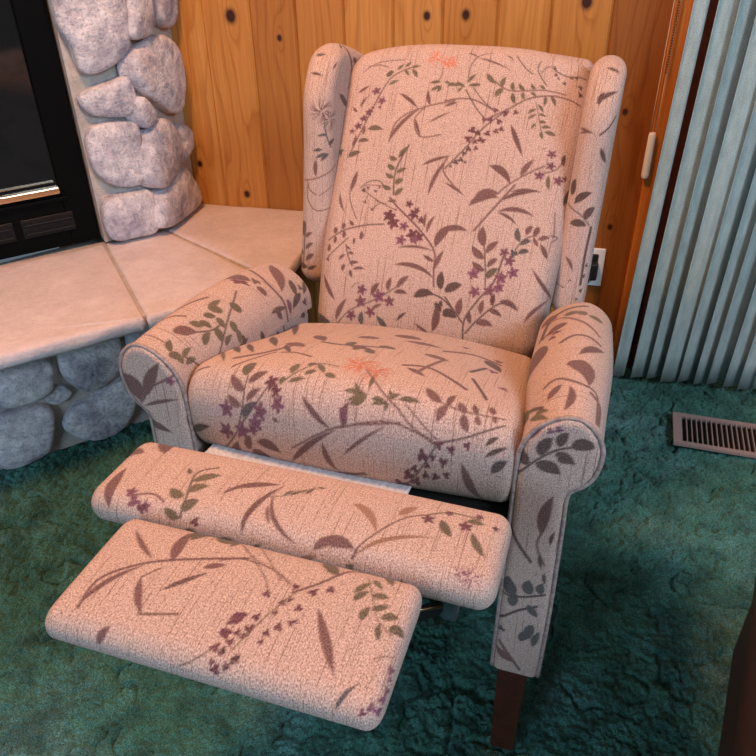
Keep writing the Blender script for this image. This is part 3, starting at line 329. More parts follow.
def paint(part, U):
    """colour + cover of the woven pattern at the cloth coordinates U"""
    n = len(U); col = np.tile(np.array(PAL['m']), (n, 1)); cov = np.zeros(n)
    rs = np.random.RandomState(3)
    for el in MOTIF.get(part, ()):
        k, c = el[0], np.array(PAL[el[1]]) * (0.80 + 0.25 * (rs.rand() - 0.5))
        if k == 'S': w, pts = el[2] * 1.25, np.array(el[3:]).reshape(-1, 2); lo, hi = pts.min(0), pts.max(0)
        elif k == 'L':
            w = el[2] * 0.92; a, mid, b = np.array(el[3:9]).reshape(3, 2); mid = mid * .6 + (a + b) * .2
            tt = np.linspace(0, 1, 7)[:, None]; pts = (1-tt)**2*a + 2*tt*(1-tt)*mid + tt**2*b
            lo, hi = pts.min(0), pts.max(0)
        else: x, y, w = el[2:5]; lo = np.array([x, y]); hi = lo; w2 = w
        pad = w + 0.004
        s = np.where((U[:, 0] > lo[0]-pad) & (U[:, 0] < hi[0]+pad) & (U[:, 1] > lo[1]-pad) & (U[:, 1] < hi[1]+pad))[0]
        if not len(s): continue
        Q = U[s]
        if k == 'S': cv = seg_cov(Q, catmull(pts, 4, False) if len(pts) > 2 else pts, lambda t: w * 0.5, 0.0016)
        elif k == 'L': cv = seg_cov(Q, pts, lambda t: w * 0.5 * np.sin(np.pi * np.clip(t, 0.02, 0.985) ** 0.85) ** 0.9, 0.0016)
        else:
            d = Q - np.array([x, y]); r = np.hypot(d[:, 0], d[:, 1]); th = np.arctan2(d[:, 1], d[:, 0]); ph = rs.rand() * 6
            if k == 'F': cv = np.clip(0.5 - (r - w * (0.80 + 0.24 * np.cos(5 * th + ph) + 0.08 * np.cos(11 * th))) / 0.0016, 0, 1)
            elif k == 'D': cv = np.clip(0.5 - (r - w * (0.78 + 0.22 * np.cos(3 * th + ph) + 0.14 * np.cos(5 * th - 2 * ph))) / 0.0016, 0, 1)
            else:  # spiky spray
                cv = np.clip(1.5 - 1.5 * r / w, 0, 1) * np.clip(0.2 + 2.2 * np.cos(9 * th + ph + 2.2 * np.sin(3 * th) + 3 * r / w), 0, 1)
        new = cv > 0
        al = cv[:, None]; col[s] = np.where(cov[s][:, None] < 0.01, c, col[s] * (1 - al) + c * al)
        if k == 'F':
            e = np.clip(0.5 - (r - w * 0.22) / 0.0016, 0, 1)[:, None] * 0.6
            col[s] = col[s] * (1 - e) + np.array(PAL['w']) * 0.45 * e
        cov[s] = np.maximum(cov[s], cv)
    return col, cov
def finish_cloth(ob, key, U):
    me = ob.data; U = np.asarray(U, float)
    uvl = me.uv_layers.new(name='weave')
    li = np.empty(len(me.loops), dtype=np.int32); me.loops.foreach_get('vertex_index', li)
    uvl.data.foreach_set('uv', U[li].astype(np.float32).ravel())
    col, cov = paint(key, U)
    at = me.color_attributes.new('motif', 'FLOAT_COLOR', 'POINT')
    at.data.foreach_set('color', np.c_[col, cov].astype(np.float32).ravel())
def grid_faces(nr, nc, closed):
    F = []
    for i in range(nr - 1):
        for j in range(nc if closed else nc - 1):
            j2 = (j + 1) % nc; F.append((i*nc+j, i*nc+j2, (i+1)*nc+j2, (i+1)*nc+j))
    return F
STEP = 0.0017
def rrect_loop(ha, hb, r, step):
    """rounded rectangle loop (a, b) starting in the middle of the b = -hb side"""
    r = max(1e-4, min(r, ha * 0.999, hb * 0.999)); P = [(0, -hb)]
    for cx, cy, a0 in ((ha-r, -hb+r, -90), (ha-r, hb-r, 0), (-ha+r, hb-r, 90), (-ha+r, -hb+r, 180)):
        for k in range(9):
            a = math.radians(a0 + 90 * k / 8); P.append((cx + r*math.cos(a), cy + r*math.sin(a)))
    return P
def pad(name, key, hx, ha, hb, r, rp, warp, m, parent, step=STEP, swapuv=False):
    """upholstered pad: rounded profile (a, b) carried along x, ends rounded, then warped to its place"""
    base, t = resample(rrect_loop(ha, hb, rp, step), step, True); nc = len(base)
    st = []
    core = np.linspace(-(hx - r), hx - r, max(2, int(2 * (hx - r) / step)))
    for a in np.linspace(0, math.pi / 2, max(4, int(r * 1.6 / step)), endpoint=False):
        st.append((-(hx - r) - r * math.cos(a), r - r * math.sin(a), -(hx - r) - r * (math.pi/2 - a)))
    for x in core: st.append((x, 0.0, x))
    for a in np.linspace(0, math.pi / 2, max(4, int(r * 1.6 / step)))[1:]:
        st.append(((hx - r) + r * math.sin(a), r - r * math.cos(a), (hx - r) + r * a))
    dead = min(ha, hb) - r; nk = max(3, int(dead / (step * 1.6)))
    pre = [(-hx, r + dead * (1 - k / nk) * 0.985, -(hx - r) - r * math.pi/2 - dead * (1 - k / nk)) for k in range(nk)]
    post = [(hx, r + dead * (k + 1) / nk * 0.985, (hx - r) + r * math.pi/2 + dead * (k + 1) / nk) for k in range(nk)]
    st = pre + st + post
    V = []; U = []
    tt = np.array(t[:-1])
    for (x, ins, u) in st:
        A = base[:, 0] * (ha - ins) / ha; B = base[:, 1] * (hb - ins) / hb
        for j in range(nc):
            V.append(warp(x, A[j], B[j])); U.append((u, tt[j]))
    F = grid_faces(len(st), nc, True)
    n0 = len(V)
    F.append(tuple(range(nc))[::-1]); F.append(tuple(range((len(st)-1)*nc, len(st)*nc)))
    ob = mesh_obj(name, V, F, m, parent)
    U = np.array(U)
    finish_cloth(ob, key, U)
    return ob

# ------------------------------------------------------------------ camera (photographer standing in front of the chair)
PITCH, ROLL, YAW, HC, FPX = 0.583595, -0.01816, math.radians(13.65), 1.2277, 757.0
cp, sp = math.cos(PITCH), math.sin(PITCH)
rt = Vector((1, 0, 0)); up = Vector((0, sp, cp)); fw = Vector((0, cp, -sp))
cr, sr = math.cos(ROLL), math.sin(ROLL)
rt2 = cr * rt + sr * up; up2 = -sr * rt + cr * up
Mr = Matrix.Rotation(YAW, 3, 'Z') @ Matrix((rt2, up2, -fw)).transposed()
cd = bpy.data.cameras.new('camera'); cam = bpy.data.objects.new('camera', cd); link(cam)
cam.matrix_world = Matrix.Translation((0, 0, HC)) @ Mr.to_4x4()
cd.sensor_fit = 'HORIZONTAL'; cd.sensor_width = 36.0; cd.lens = FPX / 756.0 * 36.0; cd.clip_start = 0.02
bpy.context.scene.camera = cam

# ------------------------------------------------------------------ room
WY = 2.06
def vnoise(X, Y, cell, seed, rot=0.6):
    """smooth lattice noise, 0..1"""
    c, s_ = math.cos(rot + seed), math.sin(rot + seed)
    U = (X * c - Y * s_) / cell + 500.0; W = (X * s_ + Y * c) / cell + 500.0
    n = 1009; lat = np.random.RandomState(seed).rand(n, n)
    iu = np.floor(U).astype(int); iw = np.floor(W).astype(int); fu = U - iu; fv = W - iw
    fu = fu * fu * (3 - 2 * fu); fv = fv * fv * (3 - 2 * fv)
    g = lambda p, q: lat[p % n, q % n]
    return (g(iu, iw) * (1-fu) + g(iu+1, iw) * fu) * (1-fv) + (g(iu, iw+1) * (1-fu) + g(iu+1, iw+1) * fu) * fv
def fast_grid(name, X, Y, Z, m):
    ny, nx = X.shape; me = bpy.data.meshes.new(name)
    co = np.stack([X, Y, Z], -1).reshape(-1, 3).astype(np.float32)
    i = (np.arange(ny - 1)[:, None] * nx + np.arange(nx - 1)[None]).ravel()
    q = np.stack([i, i + 1, i + nx + 1, i + nx], -1).astype(np.int32); nf = len(q)
    me.vertices.add(len(co)); me.vertices.foreach_set('co', co.ravel())
    me.loops.add(nf * 4); me.loops.foreach_set('vertex_index', q.ravel())
    me.polygons.add(nf); me.polygons.foreach_set('loop_start', np.arange(nf, dtype=np.int32) * 4)
    try: me.polygons.foreach_set('loop_total', np.full(nf, 4, np.int32))
    except Exception: pass
    me.polygons.foreach_set('use_smooth', np.ones(nf, bool))
    me.update(calc_edges=True); me.validate(); me.materials.append(m)
    return link(bpy.data.objects.new(name, me))
# cut pile with tufts, trodden hollows and short creases
X, Y = np.meshgrid(np.arange(-1.40, 0.80, 0.002), np.arange(0.42, 2.0601, 0.002))
Z = 0.008 * (vnoise(X, Y, .13, 1) - .5) + 0.005 * (vnoise(X, Y, .035, 2) - .5) + 0.0085 * (vnoise(X, Y, .014, 3) - .5)
Z += 0.0072 * (vnoise(X, Y, .0062, 4) - .5) + 0.0050 * (vnoise(X, Y, .0034, 5) - .5)
n1 = vnoise(X, Y, .085, 6) + .35 * vnoise(X, Y, .03, 7) - .675; mk = np.clip((vnoise(X, Y, .07, 8) - .42) * 5, 0, 1)
Z -= 0.013 * np.exp(-(n1 / .045) ** 2) * mk
n2 = vnoise(X, Y, .045, 9) + .3 * vnoise(X, Y, .018, 10) - .65; mk = np.clip((vnoise(X, Y, .05, 11) - .5) * 5, 0, 1)
Z -= 0.009 * np.exp(-(n2 / .07) ** 2) * mk
structure(fast_grid('floor', X, Y, Z - 0.009, CARPET))
# the rest of the room's carpet beyond the view
bm = bmesh.new()
for (x0, x1, y0, y1) in ((-3.2, 3.0, -3.0, 0.42), (-3.2, -1.40, 0.42, 2.06), (0.798, 3.0, 0.42, 2.06)):
    add_box(bm, ((x0+x1)/2, (y0+y1)/2, -0.027), (x1-x0, y1-y0, 0.04))
structure(bm_obj('floor_surround', bm, CARPET))

def pine_wall():
    seams = [-1.60, -1.47, -1.34, -1.21, -1.098, -0.967, -0.831, -0.705, -0.574, -0.444, -0.317, -0.180, -0.051, 0.091, 0.275]
    tones = [.5, .6, .4, .5, .66, .52, .26, .40, .58, .62, .44, .58, .46, .06]
    V = []; F = []; T = []
    g = 0.0045
    for i in range(len(seams) - 1):
        x0, x1 = seams[i], seams[i+1]; rr = random.random()
        prof = [(x0, 0.006), (x0 + g, 0.0), (x1 - g, 0.0), (x1, 0.006)]
        n0 = len(V)
        for z in (0.0, 0.5, 1.0, 1.7, 2.42):
            for (x, y) in prof: V.append((x, WY + y, z)); T.append((tones[i], rr, 0, 1))
        for k in range(4):
            for j in range(3): F.append((n0+k*4+j, n0+k*4+j+1, n0+k*4+j+5, n0+k*4+j+4))
    # back of the wall
    n0 = len(V)
    for (x, y, z) in ((-1.6, WY+.1, 0), (0.275, WY+.1, 0), (0.275, WY+.1, 2.42), (-1.6, WY+.1, 2.42), (0.275, WY+.006, 0), (0.275, WY+.006, 2.42), (-1.6, WY+.006, 0), (-1.6, WY+.006, 2.42)):
        V.append((x, y, z)); T.append((.5, .5, 0, 1))
    F += [(n0+1, n0, n0+3, n0+2), (n0+4, n0+1, n0+2, n0+5), (n0, n0+6, n0+7, n0+3)]
    ob = mesh_obj('wall_back', V, F, PINE, None, False)
    at = ob.data.color_attributes.new('plank', 'FLOAT_COLOR', 'POINT')
    at.data.foreach_set('color', np.array(T, np.float32).ravel())
    return structure(ob)
pine_wall()
structure(box('baseboard_back', (-0.2, WY - 0.008, 0.045), (.85, 0.016, 0.09), TRIMW, None, None, 0.003))
structure(box('trim_1', (0.250, WY - 0.012, 1.21), (0.046, 0.024, 2.42), TRIMW, None, None, 0.004))
# patio door behind the blind
w = structure(bpy.data.objects.new('window_1', None)); link(w)
bm = bmesh.new()
for (c, d) in (((0.331, WY+.055, 1.05), (.11, .1, 2.1)), ((2.2, WY+.05, 1.05), (.06, .1, 2.1)), ((1.28, WY+.05, 2.08), (1.9, .1, .06)), ((1.28, WY+.05, .03), (1.9, .1, .06)), ((1.28, WY+.05, 1.05), (.06, .06, 2.1))):
    add_box(bm, c, d)
bm_obj('window_frame', bm, MAHOG, w)
box('window_pane', (1.28, WY + .06, 1.05), (1.84, .006, 2.05), GLASS, w)
structure(box('wall_back_lintel', (1.66, WY + .05, 2.26), (2.7, .1, .32), PAINT))
structure(box('wall_back_end', (2.62, WY + .05, 1.05), (.78, .1, 2.1), PAINT))
structure(box('wall_right', (3.05, -0.47, 1.21), (.1, 5.06, 2.42), PAINT))
structure(box('wall_left', (-3.25, -0.47, 1.21), (.1, 5.06, 2.42), PAINT))
structure(box('ceiling', (-0.1, -0.45, 2.46), (6.4, 5.2, .08), PAINT))

structure(box('trim_2', (1.27, WY + .02, .02), (1.98, .07, .07), MAHOG))
# ------------------------------------------------------------------ fireplace of river stones, 45 degrees to the wall, returning square to it
FC = 2.90          # front face:  y - x = FC     (towards the room is +x, -y)
SX = -1.065        # side face:   x = SX
fire = thing('fireplace_surround', 'rounded grey river stone fireplace surround set in mortar', 'fireplace', (SX, SX + FC, 0.0))
def to_local(P, o): return [tuple(Vector(p) - Vector(o.location)) for p in P]
cor = (SX, SX + FC)
def front_pt(s, z, d=0.0):   # s runs along the face to the right, d = distance out of the face
    return Vector(((s / S2 - FC) / 2 + d * S2, (s / S2 + FC) / 2 - d * S2, z))
def side_pt(y, z, d=0.0): return Vector((SX + d, y, z))
SCOR = (cor[0] + cor[1]) * S2
def extr(name, poly, z0, z1, m, parent, o):
    n = len(poly); V = [(x, y, z0) for x, y in poly] + [(x, y, z1) for x, y in poly]
    F = [tuple(range(n))[::-1], tuple(range(n, 2*n))] + [(i, (i+1) % n, n + (i+1) % n, n + i) for i in range(n)]
    return mesh_obj(name, to_local(V, o) if o else V, F, m, parent, False)
# mortar body right of the insert, from hearth to ceiling
pR = front_pt(0.380, 0); pRb = front_pt(0.380, 0, -0.45)
extr('mortar_body', [(pR.x, pR.y), cor, (SX, WY), (pRb.x, WY)], 0.4045, 2.42, MORTAR, fire, fire)
pL = front_pt(-0.62, 0); pLL = front_pt(-1.2, 0); pLb = front_pt(-0.62, 0, -0.45); pLLb = front_pt(-1.2, 0, -0.45)
extr('mortar_body', [(pLL.x, pLL.y), (pL.x, pL.y), (pLb.x, pLb.y), (pLLb.x, pLLb.y)], 0.4045, 2.42, MORTAR, fire, fire)
extr('mortar_body', [(pL.x, pL.y), (pR.x, pR.y), (pRb.x, pRb.y), (pLb.x, pLb.y)], 1.22, 2.42, MORTAR, fire, fire)
from mathutils import noise as mnoise
def stone(outline, place, depth, seed, parent, o, back=0.02, lift=0.020, name='stone'):
    P = catmull(outline, 5); P, _ = resample(P, 0.006, True); n = len(P)
    c = P.mean(0); V = []; F = []
    prof = [(1.0 - 0.02, -back), (1.0, lift * 0.5)]
    for k in range(1, 15):
        a = (k / 14) * math.pi / 2
        prof.append((math.cos(a) ** 0.8 if k < 14 else 0.02, lift * .5 + (depth - lift * .5) * math.sin(a) ** 0.45))
    for (s, d) in prof:
        for p in P:
            q = c + (p - c) * s * .962
            v = Vector((q[0], q[1], seed * 7.3))
            dd = d + (0.008 * mnoise.noise(v * 9) + 0.003 * mnoise.noise(v * 40) + 0.002 * mnoise.noise(v * 120)) * min(1, max(0, d / (depth * .6)))
            V.append(place(q[0], q[1], dd))
    F = grid_faces(len(prof), n, True); F.append(tuple(range((len(prof)-1)*n, len(prof)*n)))
    V = to_local(V, o)
    return mesh_obj(name, V, F, STONE, parent)
FS = {
 'A': [(.376,1.10),(.374,1.0),(.377,.945),(.394,.9),(.400,.858),(.416,.836),(.445,.833),(.491,.847),(.531,.876),(.545,.905),(.552,.991),(.54,1.09),(.46,1.14)],
 'E': [(.400,.802),(.384,.781),(.402,.749),(.437,.735),(.491,.727),(.525,.736),(.534,.752),(.530,.800),(.520,.828),(.467,.818)],
 'G': [(.397,.715),(.382,.683),(.382,.621),(.402,.581),(.437,.553),(.492,.545),(.513,.564),(.523,.646),(.527,.698),(.506,.719),(.435,.725)],
 'J': [(.395,.530),(.379,.483),(.384,.430),(.408,.408),(.458,.406),(.515,.406),(.531,.435),(.538,.503),(.516,.534),(.448,.537)]}
SS = {
 'B': [(1.822,1.08),(1.812,.995),(1.795,.915),(1.845,.899),(1.900,.907),(1.925,.930),(1.928,.98),(1.915,1.07),(1.87,1.1)],
 'C': [(1.955,1.06),(1.95,.985),(1.946,.930),(1.991,.902),(2.034,.902),(2.052,.93),(2.055,1.0),(2.04,1.07),(2.0,1.09)],
 'D': [(1.925,.905),(1.818,.888),(1.785,.862),(1.787,.817),(1.825,.773),(1.877,.736),(1.944,.695),(2.0,.690),(2.035,.733),(2.05,.801),(2.028,.858),(1.987,.887)],
 'F': [(1.80,.777),(1.783,.754),(1.787,.716),(1.812,.692),(1.852,.706),(1.857,.729),(1.828,.762)],
 'H': [(1.892,.703),(1.825,.696),(1.792,.653),(1.776,.614),(1.776,.569),(1.803,.532),(1.869,.524),(1.936,.557),(1.962,.598),(1.956,.65)],
 'I': [(1.995,.662),(1.968,.648),(1.978,.604),(1.958,.562),(1.983,.548),(2.036,.576),(2.042,.627)],
 'K': [(1.95,.554),(1.845,.532),(1.795,.513),(1.782,.458),(1.785,.425),(1.862,.408),(2.003,.408),(2.035,.43),(2.018,.489)]}
for k, (nm, ol) in enumerate(FS.items()): stone(ol, front_pt, {'A': .055, 'E': .042, 'G': .046, 'J': .052}[nm], k + 1, fire, fire)
for k, (nm, ol) in enumerate(SS.items()): stone(ol, side_pt, .05 if nm not in 'FI' else .035, k + 11, fire, fire)

# insert: black metal firebox front with a brass-edged glass door
IC = 2.95
ins = thing('fireplace_insert', 'black metal fireplace insert with smoked glass and brass edge', 'fireplace insert', tuple(front_pt(-0.1, 0.395)), math.radians(45))
ins.location = (((-0.1)/S2 - IC)/2, ((-0.1)/S2 + IC)/2, 0.4045)
# local frame: x along the face, y into the wall, z up from the hearth
def lx(s): return s + 0.1
bm = bmesh.new()
R_, L_ = lx(0.377), lx(-0.60)
GX, GL = lx(0.303), lx(-0.52)
GZ0, GZ1 = 0.150, 0.70
add_box(bm, ((R_ + GX)/2, .03, .407), (R_ - GX, .06, .814)); add_box(bm, ((L_ + GL)/2, .03, .407), (GL - L_, .06, .814))
add_box(bm, ((GX+GL)/2, .03, GZ0/2), (GX - GL, .06, GZ0)); add_box(bm, ((GX+GL)/2, .03, (GZ1+.814)/2), (GX - GL, .06, .814 - GZ1))
bm_obj('frame', bm, FIREBLACK, ins, False, 0.002, 1)
bm = bmesh.new()
for (c, d) in (((.5*(GX+GL), .36, .41), (GX-GL, .01, .79)), ((GX, .21, .41), (.01, .3, .79)), ((GL, .21, .41), (.01, .3, .79)), ((.5*(GX+GL), .21, .10), (GX-GL, .3, .01)), ((.5*(GX+GL), .21, .8), (GX-GL, .3, .01))): add_box(bm, c, d)
bm_obj('firebox', bm, DARKIN, ins)
box('glass', ((GX+GL)/2, 0.022, (GZ0+GZ1)/2), (GX-GL-.001, .006, GZ1-GZ0), DARKGLASS, ins)
box('brass_edge', ((GX+GL)/2 - .003, -0.006, GZ0 + .007), (GX-GL, .022, .017), BRASS, ins, None, .002)
box('ledge', ((GX+GL)/2 + .008, -0.004, GZ0 - .018), (GX-GL + .018, .014, .010), FIREBLACK, ins, None, .002)
for k in range(4):
    x1 = lx(.320) - k * .152
    f = box('air_slot_plate', (x1 - .066, -0.001, .067), (.132, .004, .050), BLACKMETAL, ins, None, .001, 1)
    for zz in (.055, .079): box('louver', (x1 - .066, -0.006, zz), (.122, .012, .008), GREYMETAL if False else BLACKMETAL, f, Matrix.Rotation(.5, 3, 'X'), .001, 1)

# ------------------------------------------------------------------ raised hearth
HZ = 0.40; HT = 0.036
hearth = thing('raised_hearth', 'pink flagstone hearth on a low river stone base', 'hearth', (-0.9, 1.6, 0))
EC = 2.226       # front edge  y - x = EC
HXS = -0.635     # side edge
def hline(c, x): return (x, x + c)
cA = hline(EC, HXS)
# joint lines
g1a, g1b = Vector((-1.153, 1.681)), Vector((-0.872, 1.354))
m1a = Vector((SX + .02, SX + FC)); m1b = Vector(cA)
def slab_piece(poly, seed):
    # flagstone with a chipped natural edge on the room side
    P = []
    n = len(poly)
    for i in range(n):
        a, b, rough = poly[i][0], poly[(i+1) % n][0], poly[i][1]
        a, b = np.array(a), np.array(b); L = np.linalg.norm(b - a); k = max(2, int(L / .008))
        nn = np.array([b[1]-a[1], a[0]-b[0]]) / L
        for j in range(k):
            p = a + (b - a) * j / k
            P.append((p[0], p[1], rough * min(1, j / 6, (k - j) / 6), nn[0], nn[1]))
    c = np.array([[p[0], p[1]] for p in P]).mean(0); V = []
    rings = [(0.0, 0.0, 0), (0.0, -HT, 1), (0.004, -HT + .004, 1), (0.0, -HT*.5, 1), (0.003, -0.006, 1), (-0.004, -0.0005, 1)]
    levels = [(-HT, -.006), (-HT*.75, .0), (-HT*.45, .002), (-HT*.2, .001), (-.002, -.001), (0.0, -.004)]
    for li, (z, off) in enumerate(levels):
        for (x, y, rg, nx, ny) in P:
            q = Vector((x * 1.0, y, z * 2.2 + seed))
            d = off + (rg * (0.005 * mnoise.noise(q * 10) + 0.002 * mnoise.noise(q * 55)) if rg else 0)
            V.append((x + nx * d, y + ny * d, HZ + z + (0.0015 * mnoise.noise(Vector((x, y, seed)) * 12) if li > 3 else 0)))
    m_ = len(P); F = grid_faces(len(levels), m_, True); F.append(tuple(range(m_))[::-1])
    # top surface: rings inward
    base = (len(levels) - 1) * m_
    prev = base
    for s in (.9, .75, .55, .35, .18, .04):
        st = len(V)
        for (x, y, rg, nx, ny) in P:
            xx, yy = c[0] + (x - c[0]) * s, c[1] + (y - c[1]) * s
            V.append((xx, yy, HZ + 0.0022 * mnoise.noise(Vector((xx, yy, seed)) * 9) + .0006))
        for j in range(m_): F.append((prev + j, prev + (j+1) % m_, st + (j+1) % m_, st + j))
        prev = st
    F.append(tuple(range(prev, prev + m_)))
    return mesh_obj('slab', to_local(V, hearth), F, SLAB, hearth)
g = 0.0045
def shift(p, q, d):  # offset the line p-q to its left by d
    t = (Vector(q) - Vector(p)).normalized(); n = Vector((-t.y, t.x)); return Vector(p) + n * d, Vector(q) + n * d
t1 = (g1b - g1a).normalized()
# extend joint 1 to the slab front edge
k = (EC - (g1a.y - g1a.x)) / (t1.y - t1.x); J1f = g1a + t1 * k; J1b = g1a - t1 * 0.05
aL, bL = shift(J1b, J1f, -g); aR, bR = shift(J1b, J1f, g)
mA, mB = shift(m1a, m1b, -g), shift(m1a, m1b, g)
lf = hline(EC, -2.0); lb = (-2.0 - .378, lf[1] + .378)
slab_piece([((lf[0], lf[1]), 1), ((bL.x, bL.y), 0), ((aL.x, aL.y), 0), (lb, 0)], 1.0)
slab_piece([((bR.x, bR.y), 1), ((mA[1].x - .004, mA[1].y - .004), 0), ((mA[0].x, mA[0].y), 0), ((SX - .0, SX + FC), 0), ((aR.x, aR.y), 0)], 2.0)
slab_piece([((mB[1].x, mB[1].y), 1), ((HXS, WY - .001), 0), ((SX, WY - .001), 0), ((mB[0].x - .01, mB[0].y + .004), 0)], 3.0)
bk = hline(FC + .01, -2.2)
extr('grout', [hline(EC + .022, -2.0), hline(EC + .022, HXS - .016), (HXS - .016, WY - .001), (SX - .02, WY - .001), (SX - .02, SX + FC + .02), bk], HZ - HT + .004, HZ - .004, GROUT, hearth, hearth)
BC = 2.50; BX = -0.80
extr('base_wall', [hline(BC, -2.0), hline(BC, BX), (BX, WY - .001), (SX - .02, WY - .001), bk], -0.01, HZ - HT, MORTAR, hearth, hearth)
def base_pt(s, z, d=0.0): return Vector(((s / S2 - BC) / 2 + d * S2, (s / S2 + BC) / 2 - d * S2, z))
def base_side(y, z, d=0.0): return Vector((BX + d, y, z))
BS = {
 'a': [(.005,.270),(-.008,.180),(.045,.164),(.106,.170),(.131,.195),(.139,.253),(.12,.300),(.04,.310)],
 'b': [(-.030,.152),(-.055,.06),(-.045,.0),(.005,-.01),(.069,.006),(.097,.051),(.112,.120),(.09,.148),(.034,.155)],
 'c': [(.150,.259),(.148,.215),(.169,.172),(.199,.143),(.249,.150),(.285,.173),(.307,.233),(.300,.300),(.227,.315),(.160,.305)],
 'd': [(.098,.160),(.112,.135),(.141,.135),(.165,.155),(.148,.182),(.122,.182)],
 'e': [(.116,.076),(.131,.037),(.168,.004),(.217,-.010),(.268,.004),(.305,.055),(.316,.107),(.298,.152),(.254,.144),(.195,.128),(.162,.122)],
 'f': [(-.03,.30),(-.16,.31),(-.20,.24),(-.17,.17),(-.08,.165),(-.025,.19)],
 'g': [(-.075,.15),(-.2,.155),(-.26,.09),(-.22,0.0),(-.1,-.01),(-.07,.05)],
 'h': [(.335,.14),(.335,.04),(.38,-.005),(.45,.0),(.465,.07),(.44,.15),(.38,.165)],
 'i': [(.325,.30),(.32,.2),(.36,.175),(.44,.17),(.47,.2),(.465,.29),(.40,.31)]}
for k, (nm, ol) in enumerate(BS.items()): stone(ol, base_pt, .022 if nm == 'd' else .038, k + 31, hearth, hearth)
for k, (y0, z0, hy, hz_) in enumerate(((1.80, .10, .07, .09), (1.95, .09, .065, .08), (1.79, .26, .08, .055), (1.96, .25, .07, .07))):
    ol = [(y0 + hy * math.cos(a) * (1 + .12 * math.sin(3*a + k)), z0 + hz_ * math.sin(a)) for a in np.linspace(0, 2*math.pi, 10, endpoint=False)]
    stone(ol, base_side, .035, k + 51, hearth, hearth)

# ------------------------------------------------------------------ the wing recliner
CH = thing('wing_recliner', 'beige floral tapestry wing recliner with its footrest raised', 'armchair', (-0.24063, 0.77656, 0.0), math.radians(-4.87734))
# back cushion: reclined, bulging at the lumbar
def back_warp(x, a, b):
    # a: -ha..ha up the back, b: thickness, x: width
    t = (a + 0.29) / 0.58
    wx = lerp(0.212, 0.228, smooth01(t / .5)) / 0.22 + .035 * smooth01((t - .45) / .4)
    if t > .90: wx *= 1 - 0.02 * ((t - .9) / .1) ** 2
    xr = x / 0.22
    up_ = a - 0.036 * abs(xr) ** 3 * smooth01((t - .55) / .45) + 0.007 * smooth01((t - .6) / .4)
    dome = 0.020 * (1 - xr * xr) * math.sin(math.pi * min(1, max(0, t))) + 0.012 * math.exp(-((t - .22) / .16) ** 2)
    bb = b + dome * smooth01((b / .06 + .5) / 1.5)
    y = 0.390 + 0.330 * (t) * (0.58/0.55); z = 0.505 + 0.455 * t
    ux, uz = 0.587, 0.810    # direction up the back in (y, z)
    cy, cz = 0.390 + ux * 0.29, 0.505 + uz * 0.29
    return (x * wx, cy + ux * up_ - uz * (bb - 0.06), cz + uz * up_ + ux * (bb - 0.06))
pad('back_cushion', 'back', 0.22, 0.29, 0.06, 0.035, 0.04, back_warp, FAB, CH)
# seat cushion: crowned, higher in front, sloping to the back
def seat_warp(x, a, b):
    # a: depth -.. + (front = +), b: thickness
    s = (a + 0.19) / 0.38        # 0 rear, 1 front
    xr = x / 0.235
    y = lerp(0.375, -0.005, s)
    crown = 0.034 * (1 - xr ** 2) * (math.sin(math.pi * min(1, max(0, .12 + s * .72))) ** .8)
    zc = lerp(0.500, 0.597, smooth01(s * .9 + .05)) - 0.004
    half = 0.052
    z = zc - 0.004 * s + b * (lerp(0.95, 1.22, s)) + crown * smooth01((b / .058 + .75) / 1.75)
    y -= 0.012 * (1 - xr ** 2) * max(0, s - .8) / .2
    wx = lerp(0.905, 1.0, s)
    return (x * wx, y, z)
pad('seat_cushion', 'seat', 0.240, 0.19, 0.058, 0.022, 0.044, seat_warp, FAB, CH)
# footrest pads
def flap_warp(x, a, b):
    s = (a + 0.068) / 0.136      # 0 rear, 1 front
    xr = x / 0.24
    y = lerp(-0.088, -0.222, s); z = 0.588 + 0.008 * s + b + 0.010 * (1 - xr*xr) * math.sin(math.pi * min(1, max(0, s))) * smooth01((b / .025 + .5) / 1.5)
    return (x, y, z)
pad('footrest_flap', 'flap', 0.249, 0.068, 0.025, 0.020, 0.024, flap_warp, FAB, CH)
def foot_warp(x, a, b):
    s = (a + 0.078) / 0.156
    xr = x / 0.18
    y = lerp(-0.228, -0.392, s); z = 0.600 + 0.004 * s + b + 0.008 * (1 - xr**4) * math.sin(math.pi * min(1,max(0,s))) * smooth01((b / .02 + .5) / 1.5)
    return (x, y, z)
pad('footrest', 'foot', 0.178, 0.078, 0.020, 0.015, 0.019, foot_warp, FAB, CH)

